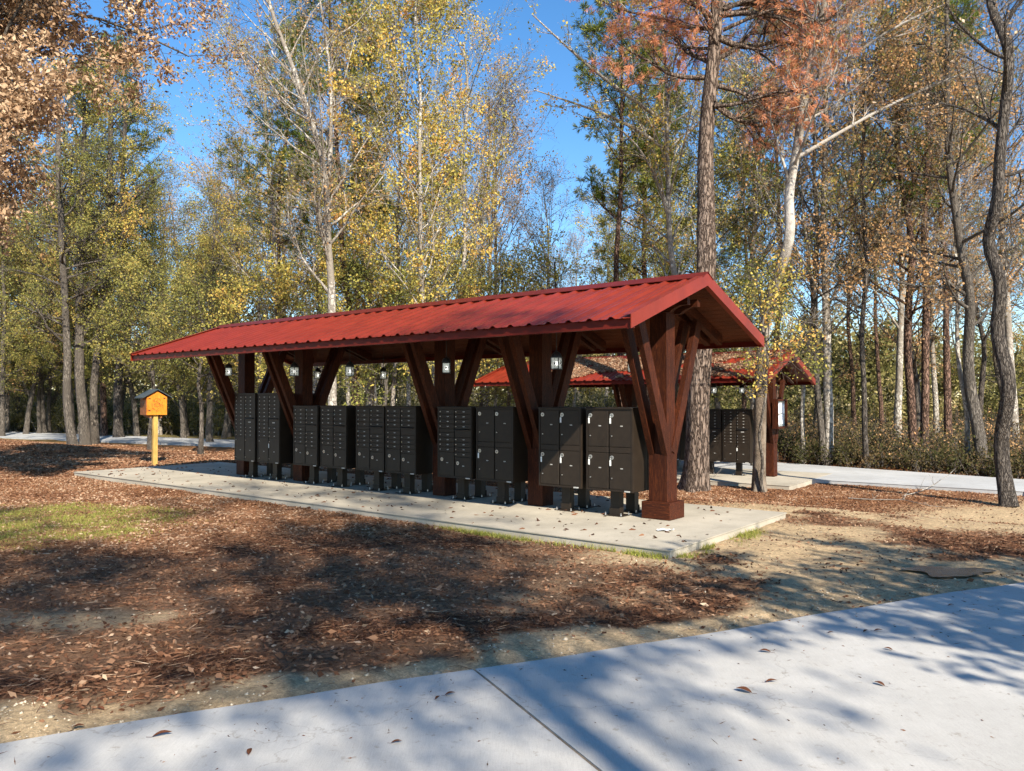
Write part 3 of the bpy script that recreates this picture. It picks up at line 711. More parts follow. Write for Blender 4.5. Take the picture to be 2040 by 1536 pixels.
# ------------------------------------------------------------------ wooden box on a post
bx = ground_hit(308, 929)
lb = empty('book_box', (bx[0], bx[1], bx[2]), R(46), label='small orange wooden house shaped box with grey roof on a yellow post', cat='book box')
ZB = 1.33; K_ = 1.0
MB().box(-.058, .058, -.058, .058, -.05, ZB + .06, .004).build('post', M_YPOST, lb)
MB().box(-.22, .22, -.02, .22, ZB + .02, ZB + .06).box(-.16, -.12, -.06, .2, ZB - .02, ZB + .02).box(.12, .16, -.06, .2, ZB - .02, ZB + .02).build('shelf', M_ORANGE2, lb)
hw = .27; y0, y1 = -.10, .32; zt = ZB + .06
house = MB(); house.prism([(-hw, zt), (hw, zt), (hw, zt + .50), (0, zt + .66), (-hw, zt + .50)], 1, y0, y1); house.build('cabinet', M_ORANGE2, lb)
fr = MB(); fr.prism([(-hw + .004, zt + .004), (hw - .004, zt + .004), (hw - .004, zt + .485), (0, zt + .64), (-hw + .004, zt + .485)], 1, y0 - .022, y0 - .002); dfr = fr.build('door', M_ORANGE, lb)
hg = MB()
for zz in (zt + .44, zt + .12): hg.prism([(-hw + .01, zz), (-hw + .10, zz + .018), (-hw + .10, zz - .018)], 1, y0 - .027, y0 - .023)
hg.prism([(hw - .02, zz + .33), (hw - .10, zz + .352), (hw - .10, zz + .315)], 1, y0 - .027, y0 - .023); hg.build('hinge', M_DARK, dfr)
# burned picture on the door: small dark strokes, too small to read
bn = MB(); rg = random.Random(5)
for k in range(58):
    a = rg.uniform(0, 6.28); r = rg.uniform(.03, .15) ; cx, cz = r * math.cos(a) * 1.05, zt + .27 + r * math.sin(a) * 1.2
    t = a + 1.57 + rg.uniform(-.6, .6); l = rg.uniform(.008, .028)
    bn.bar((cx - l * math.cos(t), y0 - .0235, cz - l * math.sin(t)), (cx + l * math.cos(t), y0 - .0235, cz + l * math.sin(t)), .007, .0015, (0, 1, 0))
bn.build('burned_drawing', M_BURN, dfr)
rf = MB()
for s in (-1, 1):
    rf.prism([(0, zt + .705), (s * .40, zt + .475), (s * .40, zt + .45), (0, zt + .68)], 1, y0 - .09, y1 + .08)
rf.build('roof', M_SHINGLE, lb)
# ------------------------------------------------------------------ trees
rng = np.random.default_rng(11)
UP = np.array([0, 0, 1.0])
def nrm(a): return a / (np.linalg.norm(a, axis=-1, keepdims=True) + 1e-9)
def grow(P, Rd, c, t0, t1, Lf, ang, trop, npts, rr, wob, rmin, flat=0.0, rg=rng):
    m_, n_ = P.shape[:2]
    t = t0 + (t1 - t0) * (np.arange(c)[None, :] + rg.random((m_, c))) / c
    f = t * (n_ - 1); i = np.minimum(f.astype(int), n_ - 2); fr = (f - i)[..., None]
    ar = np.arange(m_)[:, None]
    p0 = P[ar, i]; p1 = P[ar, i + 1]; pos = p0 * (1 - fr) + p1 * fr; tan = nrm(p1 - p0)
    rad = Rd[ar, i] * (1 - fr[..., 0]) + Rd[ar, i + 1] * fr[..., 0]
    az = rg.random((m_, c)) * 2 * math.pi
    ref = np.where(np.abs(tan[..., 2:3]) > .9, np.array([1.0, 0, 0]), UP); a = nrm(np.cross(tan, ref)); b = np.cross(tan, a)
    an = (ang + rg.normal(size=(m_, c)) * 0.16)[..., None]
    d = np.cos(an) * tan + np.sin(an) * (np.cos(az)[..., None] * a + np.sin(az)[..., None] * b)
    if flat: d[..., 2] *= (1 - flat); d = nrm(d)
    L = Lf(t) * (0.65 + 0.6 * rg.random((m_, c)))
    pts = [pos]; step = (L / (npts - 1))[..., None]
    for k in range(npts - 1):
        d = nrm(d + UP * trop / (npts - 1) + rg.normal(size=d.shape) * wob); pos = pos + d * step; pts.append(pos)
    NP = np.stack(pts, 2).reshape(m_ * c, npts, 3)
    r0 = np.maximum(np.minimum(rad * rr, rad * .9), rmin)
    tp = np.linspace(1, 0.18, npts)
    NR = np.maximum(r0[..., None] * tp, rmin * .6).reshape(m_ * c, npts)
    return NP, NR
def tube_np(P, Rd, k, flare=None):
    m_, n_ = P.shape[:2]
    T = np.empty_like(P); T[:, 1:-1] = P[:, 2:] - P[:, :-2]; T[:, 0] = P[:, 1] - P[:, 0]; T[:, -1] = P[:, -1] - P[:, -2]; T = nrm(T)
    ref = np.where(np.abs(T[:, :1, 2:3]) > .8, np.array([0, 1.0, 0]), UP); a = nrm(np.cross(T, np.broadcast_to(ref, T.shape))); b = np.cross(T, a)
    th = np.arange(k) * 2 * math.pi / k
    rr = Rd[..., None] * np.ones(k)
    if flare is not None: rr = rr * flare(P, th)
    V = P[:, :, None, :] + rr[..., None] * (np.cos(th)[:, None] * a[:, :, None, :] + np.sin(th)[:, None] * b[:, :, None, :])
    base = (np.arange(m_)[:, None, None] * n_ + np.arange(n_ - 1)[None, :, None]) * k
    j = np.arange(k)[None, None, :]; j2 = (j + 1) % k
    Q = np.stack([base + j, base + j2, base + k + j2, base + k + j], -1).reshape(-1, 4)
    return V.reshape(-1, 3), Q
def leaves_np(pos, length, width, c, rg=rng, dirs=None):
    n_ = len(pos); a = nrm(rg.normal(size=(n_, 3))) if dirs is None else nrm(dirs)
    b = nrm(np.cross(a, rg.normal(size=(n_, 3))))
    s = (0.6 + 0.8 * rg.random((n_, 1)))
    la = a * length / 2 * s; wb = b * width / 2 * s
    sh = a * length * .12 * s
    V = np.stack([pos - la, pos + wb + sh, pos + la, pos - wb + sh], 1).reshape(-1, 3)
    return V, np.arange(n_ * 4).reshape(-1, 4), np.repeat(c, 4)
def trunk_pts(P, n_, wob, rg):
    P = np.array(P, float); seg = np.linalg.norm(np.diff(P, axis=0), axis=1); s = np.concatenate([[0], np.cumsum(seg)])
    t = np.linspace(0, s[-1], n_)
    # smooth (Catmull-like) by dense linear then gaussian
    q = np.stack([np.interp(t, s, P[:, k]) for k in range(3)], 1)
    for _ in range(3): q[1:-1] = (q[:-2] + 2 * q[1:-1] + q[2:]) / 4
    nz = rg.normal(size=(n_, 3)) * wob; nz[0] = 0
    for _ in range(4): nz[1:-1] = (nz[:-2] + nz[1:-1] * 2 + nz[2:]) / 4
    return q + nz
# style: h0 branch start, n1, len1 m, ang1, trop1, n2, len2, n3, len3, leaves/twig, leaf L, W, spread, leaf mat
ST = dict(
 yellow=dict(h0=.22, n1=34, l1=3.4, a1=.75, t1=.5, n2=7, l2=1.3, n3=7, l3=.55, nl=12, L=0.090, W=0.060, sp=.16, leaf='yellow', bark='pale', prof='round'),
 sparse=dict(h0=.28, n1=30, l1=3.4, a1=.62, t1=.55, n2=8, l2=1.4, n3=8, l3=.6, nl=5, L=0.082, W=0.056, sp=.14, leaf='yellow', bark='pale', prof='round'),
 bare=dict(h0=.30, n1=30, l1=3.6, a1=.65, t1=.5, n2=9, l2=1.5, n3=9, l3=.7, nl=2, L=0.078, W=0.056, sp=.12, leaf='rust', bark='pale', prof='round'),
 olive=dict(h0=.16, n1=38, l1=4.2, a1=1.05, t1=.25, n2=8, l2=1.5, n3=7, l3=.6, nl=14, L=0.082, W=0.048, sp=.17, leaf='olive', bark='grey', prof='cone', flat=.35),
 green=dict(h0=.16, n1=34, l1=3.6, a1=1.05, t1=.25, n2=8, l2=1.3, n3=7, l3=.5, nl=14, L=0.086, W=0.052, sp=.17, leaf='green', bark='grey', prof='cone', flat=.35),
 rust=dict(h0=.20, n1=32, l1=3.6, a1=.9, t1=.35, n2=8, l2=1.4, n3=8, l3=.6, nl=5, L=0.094, W=0.056, sp=.15, leaf='rust', bark='grey', prof='round', flat=.2),
 darkbare=dict(h0=.35, n1=26, l1=3.2, a1=.9, t1=.4, n2=8, l2=1.4, n3=8, l3=.7, nl=3, L=0.078, W=0.048, sp=.12, leaf='rust', bark='dark', prof='round'),
 pine=dict(h0=.48, n1=30, l1=2.8, a1=1.15, t1=.45, n2=7, l2=1.0, n3=5, l3=.35, nl=26, L=.22, W=.022, sp=.05, leaf='needle', bark='redpine', prof='cone', needle=True),
 cypress=dict(h0=.47, n1=32, l1=3.2, a1=1.25, t1=.30, n2=7, l2=1.3, n3=6, l3=.5, nl=30, L=.15, W=.010, sp=.06, leaf='rustneedle', bark='pine', prof='round', needle=True, flat=.3),
)
def make_tree(st, P, r0, r1, seed, limbs=(), bark_=None, leaf_=None, trunk_k=14, npts=26, wob=.12, **over):
    """returns (wood mesh, leaf mesh); P trunk line from the ground up in local metres"""
    s = dict(ST[st]); s.update(over); rg = np.random.default_rng(seed)
    T = trunk_pts(P, npts, wob, rg)[None]; H = T[0, -1, 2] - T[0, 0, 2]
    tt = np.linspace(0, 1, npts); Rt = (r0 * (1 - tt) ** 0.9 + r1 * tt * (1 - tt) * 0 + r1 * tt)[None]
    Rt = np.maximum(Rt, .012)
    ph = rg.random(3) * 6
    def flare(PP, th):
        h = (PP[..., 2] - T[0, 0, 2])[..., None]
        return 1 + np.exp(-h / .35) * (0.32 + .20 * np.cos(4 * th + ph[0]) + .10 * np.cos(7 * th + ph[1])) + .05 * np.cos(3 * th + ph[2] + h * .8) + .02 * np.cos(9 * th + h * 3)
    VS, QS = [], []
    def addt(a):
        o = sum(len(x) for x in VS); VS.append(a[0]); QS.append(a[1] + o)
    # finer rings near the base for the flare
    Pd = np.concatenate([T[0, :1] + (T[0, 1] - T[0, 0]) * np.array([-.08, 0, .08, .18, .32, .55, .8])[:, None], T[0, 1:]])[None]
    Rd = np.concatenate([Rt[0, :1] * np.ones(7), Rt[0, 1:]])[None]
    addt(tube_np(Pd, Rd, trunk_k, flare))
    p = s['prof']
    def L1(t):
        q = (t - s['h0']) / (1 - s['h0'])
        return s['l1'] * ((1.05 - q) ** .7 * (0.55 + 1.1 * np.minimum(q * 2.2, 1) * .6) if p == 'cone' else (.35 + 1.0 * np.sin(np.clip(q * .85 + .15, 0, 1) * math.pi) ** .8))
    B1, R1 = grow(T, Rt, s['n1'], s['h0'], .985, L1, s['a1'], s['t1'], 8, .42, .13, .014, s.get('flat', 0), rg)
    if limbs:
        for (lp, lr) in limbs:
            q = trunk_pts(lp, 8, .03, rg)[None]; B1 = np.concatenate([B1, q]); R1 = np.concatenate([R1, (lr * np.linspace(1, .25, 8))[None]])
    addt(tube_np(B1, R1, 6))
    l2 = s['l2']; B2, R2 = grow(B1, R1, s['n2'], .22, 1.0, lambda t: l2 * (1.25 - .75 * t), .75, s['t1'] * .6, 6, .55, .16, .0075, 0, rg)
    addt(tube_np(B2, R2, 4))
    l3 = s['l3']; B3, R3 = grow(B2, R2, s['n3'], .15, 1.0, lambda t: l3 * (1.1 - .4 * t), .7, .15, 4, .6, .16, .0045, 0, rg)
    addt(tube_np(B3, R3, 3))
    wood = np_mesh('trunk', np.concatenate(VS), quads=np.concatenate(QS), smooth=True); wood.materials.append(BARK[bark_ or s['bark']])
    nl = s['nl']; m3 = len(B3); nlv = nl
    keep = np.ones(m3, bool)
    # leaves bunch on some limbs and leave others nearly bare
    b1id = np.arange(m3) // (s['n3'] * s['n2']); lim = rg.random(len(B1)) ; b2id = np.arange(m3) // s['n3']; l2r = rg.random(len(B2))
    dens = np.clip(.35 + .75 * lim[b1id] + .5 * (l2r[b2id] - .5), 0.05, 1.4)
    cnt = rg.poisson(nl * dens)
    ids = np.repeat(np.arange(m3), cnt); n_ = len(ids)
    if s.get('needle'):
        tipf = .55 + .45 * rg.random((n_, 1)); f = tipf * 3; i = np.minimum(f[:, 0].astype(int), 2); fr = f - i[:, None]
        a0 = B3[ids, i] * (1 - fr) + B3[ids, i + 1] * fr; dr = nrm(B3[ids, 3] - B3[ids, 2]) * .9 + rg.normal(size=(n_, 3)) * .65; dr = nrm(dr)
        if st == 'cypress': dr[:, 2] -= .5; dr = nrm(dr)
        pos = a0 + dr * s['L'] * .5
        c = .5 + .35 * (lim[b1id[ids]] - .5) + rg.normal(size=n_) * .15
        V, Q_, c = leaves_np(pos, s['L'], s['W'], c, rg, dr)
    else:
        f = rg.random((n_, 1)) * 3; i = np.minimum(f[:, 0].astype(int), 2); fr = f - i[:, None]
        pos = B3[ids, i] * (1 - fr) + B3[ids, i + 1] * fr + rg.normal(size=(n_, 3)) * s['sp'] * .5
        c = .45 + .5 * (lim[b1id[ids]] - .5) + .35 * (l2r[b2id[ids]] - .5) + rg.normal(size=n_) * .14
        V, Q_, c = leaves_np(pos, s['L'], s['W'], c, rg)
    lf = np_mesh('crown', V, quads=Q_, attr=np.clip(c, .02, .98)); lf.materials.append(LEAF[leaf_ or s['leaf']])
    return wood, lf
def put_tree(name, meshes, loc, rz, sc, label, cat='tree', group=None):
    o = empty(name, loc, rz, label=label, cat=cat, group=group); o.scale = (sc, sc, sc)
    put('trunk', meshes[0], o); put('crown', meshes[1], o); return o
def at_depth(px, py, D):
    d = ray(px, py); t = D / d[1]; return np.array([d[0] * t, D, CAM_H + d[2] * t])
def photo_tree(name, st, pts, wpx, label, seed, D=None, top=None, limbs=(), lean=0.0, group=None, **k):
    """a tree that stands where its trunk meets the ground; trunk line follows the photographed one at that distance"""
    if D is None: g = ground_hit(*pts[0]); D = g[1]
    g0 = at_depth(pts[0][0], pts[0][1], D); zb = float(terrain(g0[0], D))
    W = [at_depth(x, y, D) for x, y in pts]; W[0][2] = zb
    if W[-1][2] < (top or 15) and top:                     # carry the trunk on above the frame
        q = W[-1] + (W[-1] - W[-2]) / max(W[-1][2] - W[-2][2], .5) * (top - W[-1][2]) * np.array([.6, .6, 1]); q[2] = top; W.append(q)
    o = W[0].copy(); rgl = np.random.default_rng(seed); Pl = []
    for i, q in enumerate(W):
        q = q - o; q[1] += (rgl.normal() * .25 + lean * i) if i else 0; Pl.append(q)
    lm = []
    for lp, lw in limbs:
        b = [at_depth(x, y, D) - o for x, y in lp]
        dd = rgl.choice([-1, 1]) * .5
        for i, q in enumerate(b): q[1] += dd * i * .5
        lm.append((b, lw / 2 / F_PX * D))
    r0 = wpx[0] / 2 / F_PX * D; r1 = wpx[1] / 2 / F_PX * D
    ms = make_tree(st, Pl, r0, r1, seed, lm, **k)
    return put_tree(name, ms, tuple(o), 0, 1, label, group=group)

exec_trees = True
# --- single trees the photograph shows clearly
photo_tree('pine_tree', 'cypress', [(1384, 977), (1390, 760), (1397, 540), (1408, 300), (1426, 80), (1434, -100)], (47, 13), 'tall pine just behind the near shelter with rusty red dead needles high up', 101, top=15.5,
    limbs=[([(1422, 205), (1455, 222), (1500, 240), (1560, 235), (1600, 205)], 12), ([(1423, 208), (1470, 240), (1520, 225), (1575, 215)], 8), ([(1423, 212), (1450, 225), (1490, 215), (1545, 195), (1600, 225)], 8), ([(1440, 60), (1500, 40), (1560, 20), (1620, 90)], 8), ([(1430, 90), (1400, 60), (1370, 40)], 6), ([(1432, 75), (1475, 100), (1530, 70), (1590, 40), (1650, 60)], 14), ([(1428, 95), (1395, 90), (1360, 70), (1340, 60)], 8), ([(1438, 30), (1520, 20), (1600, 90), (1690, 30)], 12), ([(1440, 20), (1540, -40), (1640, 30), (1700, 90)], 10)], h0=.62, n1=26, l1=2.2, n2=10, nl=40, trunk_k=28, npts=40, wob=.04)
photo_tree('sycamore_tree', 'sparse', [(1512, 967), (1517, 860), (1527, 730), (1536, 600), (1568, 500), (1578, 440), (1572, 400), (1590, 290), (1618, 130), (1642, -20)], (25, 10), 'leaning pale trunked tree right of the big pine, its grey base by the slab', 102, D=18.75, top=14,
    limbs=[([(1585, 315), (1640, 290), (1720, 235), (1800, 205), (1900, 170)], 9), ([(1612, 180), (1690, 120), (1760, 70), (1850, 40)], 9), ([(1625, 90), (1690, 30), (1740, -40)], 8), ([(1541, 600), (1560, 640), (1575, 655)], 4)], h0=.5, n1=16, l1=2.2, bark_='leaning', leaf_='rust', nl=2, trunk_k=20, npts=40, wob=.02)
photo_tree('oak_tree', 'darkbare', [(2010, 1008), (2004, 880), (1998, 760), (1985, 660), (1989, 570), (1974, 480), (1968, 420), (1978, 340), (1988, 250), (1986, 120), (1979, 0)], (28, 12), 'dark crooked trunk at the right edge beside the far road\'s kerb', 103, top=13, h0=.5, n1=12, l1=2.2, trunk_k=24, npts=44, wob=.015, leaf_='tan', nl=1,
    limbs=[([(1992, 560), (2030, 520), (2060, 470)], 7), ([(1985, 250), (1930, 200), (1870, 180), (1820, 190)], 7)])
photo_tree('oak_tree', 'rust', [(1956, 944), (1947, 800), (1932, 700), (1916, 560), (1905, 430), (1890, 250)], (24, 6), 'grey trunk with brown leaf clusters standing by the kerb, left of the dark crooked trunk', 104, top=14, h0=.28, n1=26, l1=2.6)
photo_tree('slender_tree', 'bare', [(1928, 941), (1925, 800), (1918, 600), (1922, 300)], (10, 3), 'thin pale trunk close beside the grey trunk at the kerb', 105, top=11, n1=20, l1=1.8)
photo_tree('sycamore_tree', 'rust', [(1641, 927), (1632, 760), (1624, 600), (1632, 430), (1620, 250)], (13, 4), 'pale trunk rising at the edge of the lot right of the second shelter', 106, top=13, h0=.3, bark_='grey', n1=26)
photo_tree('slender_tree', 'bare', [(1602, 924), (1598, 760), (1606, 600), (1600, 400)], (9, 3), 'thin trunk just right of the second shelter\'s gable', 107, top=11, n1=18)
photo_tree('pine_tree', 'rust', [(1828, 892), (1822, 700), (1815, 500), (1800, 300)], (17, 6), 'left trunk of the close pair in the right hand thicket', 108, D=27, top=15, bark_='redpine', h0=.3)
photo_tree('pine_tree', 'pine', [(1844, 892), (1850, 600), (1852, 300)], (16, 7), 'right trunk of the close pair in the right hand thicket', 109, D=27.6, top=17)
photo_tree('pine_tree', 'rust', [(1725, 895), (1722, 760), (1720, 500), (1724, 250)], (11, 4), 'straight dark trunk alone in the thicket between the far pair and the second shelter', 110, D=25, top=14, bark_='dark', h0=.25)
LB = [((146, 888), (131, 800), (132, 700), (128, 600), (121, 350), (110, 100)), ((170, 888), (165, 760), (161, 600), (166, 450), (170, 200)), ((190, 886), (193, 760), (201, 640), (210, 560), (215, 400), (225, 100)), ((236, 874), (237, 740), (243, 660), (239, 500), (250, 200))]
LL = ['bent based trunk, first of the left hand cluster of three', 'thick trunk in the middle of the left hand cluster of three', 'pale flecked trunk on the right of the left hand cluster of three', 'very dark trunk standing alone left of the orange box']
for i, (pt, wd, st, bk) in enumerate(zip(LB, (16, 20, 15, 17), ('olive', 'yellow', 'olive', 'rust'), ('grey', 'grey', 'grey', 'dark'))):
    photo_tree('oak_tree', st, list(pt), (wd, 6), LL[i], 120 + i, top=16 - i, bark_=bk, h0=.26, leaf_='olive' if i != 1 else 'yellow')
for i, (pt, wd, st, lab) in enumerate((([(78, 866), (79, 700), (76, 550)], 7, 'rust', 'thin dark trunk by the far road, third from the left edge'), ([(96, 864), (98, 700), (100, 560)], 8, 'green', 'thin dark trunk by the far road, left of the cluster of three'), ([(3, 872), (6, 700), (8, 500)], 11, 'olive', 'dark trunk cut by the left edge of the photo'),
    ([(418, 884), (420, 790), (426, 680), (430, 520)], 12, 'sparse', 'mottled trunk between the orange box and the shelter'), ([(456, 870), (455, 780), (452, 600)], 9, 'rust', 'dark thin trunk half behind the shelter\'s end brace'), ([(404, 858), (411, 770), (414, 700), (420, 560)], 8, 'pine', 'slanting pinkish trunk beyond the far road, right of the orange box'))):
    photo_tree('slender_tree', st, pt, (wd, 3), lab, 130 + i, top=11 + i % 3, n1=22, l1=2.4, **({'bark_': 'grey'} if i == 3 else {}))
C = [([(548, 872), (548, 600), (545, 450), (531, 300), (520, 160)], 10, 'sparse', 30, 'pale slim trunk with side limbs over the left third of the red roof', 15, None),
     ([(562, 872), (566, 600), (561, 430), (572, 300)], 9, 'pine', 33, 'slim pine with dark green tufts over the left third of the red roof', 17, None),
     ([(662, 868), (666, 600), (655, 350), (636, 250), (606, 190), (560, 80), (540, 0)], 19, 'bare', 23.5, 'big bare white limbed sycamore over the middle of the red roof', 16, [([(655, 350), (668, 180), (655, 60), (640, -30)], 10), ([(636, 250), (590, 235), (540, 170)], 6)]),
     ([(706, 868), (706, 740), (690, 500), (670, 300)], 14, 'pine', 27, 'reddish pine trunk seen through the wide gap under the near roof', 17, None),
     ([(738, 868), (736, 600), (733, 300), (737, 100)], 18, 'yellow', 28, 'ivy mottled thick trunk in the wide gap, yellow leaves above the roof', 16, None),
     ([(850, 868), (843, 600), (840, 450), (845, 200), (835, 40)], 11, 'yellow', 25, 'slim golden leaved tree over the centre of the red roof', 15, None),
     ([(782, 868), (790, 600), (800, 350), (790, 150)], 9, 'yellow', 27, 'yellow leaved slim tree left of the golden one over the roof centre', 15, None),
     ([(918, 868), (925, 500), (932, 200)], 9, 'sparse', 31, 'tall thin pale tree right of the golden tree', 16, None),
     ([(970, 868), (974, 480), (978, 250)], 8, 'bare', 32, 'left of two thin straight trunks against open sky', 14, None),
     ([(988, 868), (987, 480), (992, 280)], 7, 'bare', 34, 'right of two thin straight trunks against open sky', 13, None),
     ([(1345, 868), (1343, 600), (1336, 450), (1326, 250), (1322, 100), (1316, -30)], 16, 'sparse', 24, 'wide limbed pale sycamore left of the big pine', 15, [([(1326, 245), (1270, 210), (1200, 175), (1130, 120), (1060, 60)], 9), ([(1330, 300), (1240, 240), (1160, 225), (1060, 195)], 8), ([(1334, 420), (1280, 300), (1220, 250), (1180, 245)], 7), ([(1322, 100), (1270, 50), (1220, 10)], 6), ([(1330, 250), (1380, 215), (1400, 195)], 5)]),
     ([(1290, 868), (1288, 600), (1285, 350), (1283, 260)], 15, 'pine', 31, 'dense green pine behind the pale sycamore', 15.5, None)]
for i, (pt, wd, st, D, lab, top, lm) in enumerate(C):
    photo_tree({'pine': 'pine_tree', 'bare': 'sycamore_tree'}.get(st, 'slender_tree'), st, pt, (wd, 4), lab, 150 + i, D=D, top=top, limbs=lm or (), **({'leaf_': 'green', 'h0': .3, 'l1': 3.2, 'n1': 40} if i == 11 else {}))
for i, (px_, D, hgt, lf, lab) in enumerate(((400, 31, 6.2, 'olive', 'low green gold crown just left of the near roof'), (520, 29, 6.0, 'yellow', 'low golden crown over the left third of the near roof'), (640, 27, 6.4, 'yellow', 'low golden orange crown below the white limbed sycamore'), (760, 26, 5.8, 'green', 'low yellow green crown behind the roof centre'), (900, 27, 5.6, 'yellow', 'low golden crown behind the roof, right of its centre'), (1010, 29, 6.2, 'olive', 'low olive gold crown under the open sky gap'), (1110, 27, 6.4, 'yellow', 'low ochre crown left of the pale sycamore'), (1500, 25, 5.8, 'green', 'low green crown over the second shelter'), (300, 34, 7.0, 'olive', 'low ochre crown behind the orange box'))):
    photo_tree('understory_tree', 'green', [(px_, 868), (px_ + 6, 760), (px_ - 4, 620)], (9, 3), lab, 860 + i, D=D, top=hgt, h0=.30, n1=22, l1=2.7, nl=9, leaf_=lf)
# tan leaved oak leaning into the upper left from beside the camera's left
photo_tree('oak_tree', 'yellow', [(-260, 1010), (-250, 700), (-230, 300), (-180, 0)], (60, 20), 'large oak at the left edge, its tan dry leaves filling the upper left corner', 170, D=13.5, top=11.5, leaf_='tan', bark_='grey', h0=.45, n1=30, l1=3.8, n2=13, l2=1.5, n3=8, nl=55, L=.085, W=.04,
    limbs=[([(-250, 420), (-120, 330), (10, 300), (70, 360)], 12), ([(-240, 320), (-80, 220), (60, 180), (150, 230)], 14), ([(-235, 250), (-60, 110), (80, 60), (200, 90)], 14), ([(-225, 150), (-60, 0), (120, -30), (250, 20), (330, 60)], 12), ([(-230, 200), (-90, 40), (40, -60), (160, -90)], 12), ([(-245, 380), (-120, 260), (-20, 240), (60, 270)], 10), ([(-250, 450), (-140, 400), (-40, 400), (30, 430)], 8), ([(-240, 360), (-140, 250), (-60, 330), (0, 400)], 8), ([(-240, 300), (-100, 170), (0, 130), (70, 260)], 9), ([(-200, 60), (-40, -60), (100, -100), (280, -60)], 10)])
photo_tree('understory_tree', 'green', [(1520, 962), (1512, 860), (1518, 740), (1512, 640), (1520, 560)], (6, 3), 'slim yellow green leafy tree twined round the leaning pale trunk by the second roof', 181, D=18.5, top=None, h0=.50, n1=22, l1=1.5, n2=6, l2=.7, n3=5, l3=.35, nl=4, L=.07, W=.05, leaf_='yellow')
# --- shared trees filling the woods
TPL = {}
for st, n_, hh_ in (('yellow', 2, 14), ('sparse', 2, 15), ('bare', 2, 15), ('olive', 2, 13), ('green', 1, 11), ('rust', 2, 12), ('darkbare', 1, 13), ('pine', 2, 18)):
    for k in range(n_):
        rgt = np.random.default_rng(300 + k * 7 + len(st)); x = rgt.normal(size=4) * .35
        TPL[(st, k)] = make_tree(st, [(0, 0, 0), (x[0], x[1], hh_ * .35), (x[2], x[1], hh_ * .7), (x[2] * 1.6, x[3], hh_)], .14, .02, 400 + k * 13 + len(st) * 3, npts=20, trunk_k=8, wob=.15, nl=int(ST[st]['nl'] * 1.15))
KN = {'yellow': ('slender_tree', 'slim yellow leaved tree'), 'sparse': ('slender_tree', 'pale thinly leaved tree'), 'bare': ('bare_tree', 'nearly bare pale tree'), 'olive': ('oak_tree', 'olive green leafy tree'),
      'green': ('understory_tree', 'low fresh green tree'), 'rust': ('oak_tree', 'brown leaved tree'), 'darkbare': ('bare_tree', 'dark bare trunked tree'), 'pine': ('pine_tree', 'tall straight pine')}
def zone(px, D):
    a = ['at far left', 'above the orange box', 'over the near roof\'s left end', 'over the near roof\'s middle', 'left of the big pine', 'over the second shelter', 'in the right thicket', 'at far right'][int(np.clip(px // 255, 0, 7))]
    return a + (', front row' if D < 34 else (', second row' if D < 43 else (', third row' if D < 53 else ', back row')))
FILL = []
rf_ = np.random.default_rng(77)
# (px range, kinds) for each stretch of the wood
STR = [((-120, 260), ['olive', 'olive', 'rust', 'olive', 'green', 'pine']), ((260, 480), ['olive', 'sparse', 'rust', 'bare', 'green']), ((480, 700), ['pine', 'yellow', 'sparse', 'bare', 'olive', 'green']),
       ((700, 960), ['yellow', 'yellow', 'sparse', 'olive', 'pine']), ((960, 1220), ['bare', 'olive', 'green', 'bare']), ((1220, 1480), ['pine', 'green', 'olive', 'yellow', 'sparse']),
       ((1480, 1760), ['rust', 'sparse', 'pine', 'yellow', 'olive', 'bare', 'bare']), ((1760, 2180), ['rust', 'darkbare', 'pine', 'bare', 'bare', 'olive', 'sparse'])]
for (a, b_), kinds in STR:
    nt_ = int((b_ - a) / (26 if b_ < 500 else (36 if b_ < 1000 else 42)))
    for i in range(nt_):
        px = a + (i + rf_.random()) * (b_ - a) / nt_; D = [31, 39, 48][i % 3] + rf_.normal() * 2.2
        k = kinds[int(rf_.integers(len(kinds)))]
        hs = rf_.uniform(.85, 1.15)
        if 940 < px < 1180: hs *= .60 if D < 45 else .8
        hs *= 1.22 if px < 300 else (1.0 if px < 560 else (1.12 if px > 1450 else 1.05))
        FILL.append((px, D, k, hs))
LABS = []
for px, D, k, hs in FILL:
    X_ = (px - 1020) / F_PX * D
    # keep off the far road
    if -32 < X_ < 9 and D < 33 + (-.55) * X_ * .9 + 4 and px < 900: D = 33 - .5 * X_ + 6; X_ = (px - 1020) / F_PX * D
    nm, tx = KN[k]; key = (k, int(rf_.integers(2)) if (k, 1) in TPL else 0)
    lab = ('tall ' if hs > 1.04 else ('short ' if hs < .94 else '')) + tx.replace('tall ', '') + ' ' + zone(px, D)
    LABS.append((lab, px, len(LABS), put_tree(nm, TPL[key], (X_, D, float(terrain(X_, D)) - .05), rf_.random() * 6.28, hs, lab, group=tx + 's in the woods')))
by_ = {}
for l_ in LABS: by_.setdefault(l_[0], []).append(l_)
for lab, ls in by_.items():
    ls.sort(key=lambda q: q[1])
    for i, q in enumerate(ls):
        if len(ls) > 1: q[3]['label'] = lab + ', ' + ['first', 'second', 'third', 'fourth', 'fifth', 'sixth', 'seventh', 'eighth'][i] + ' from left'
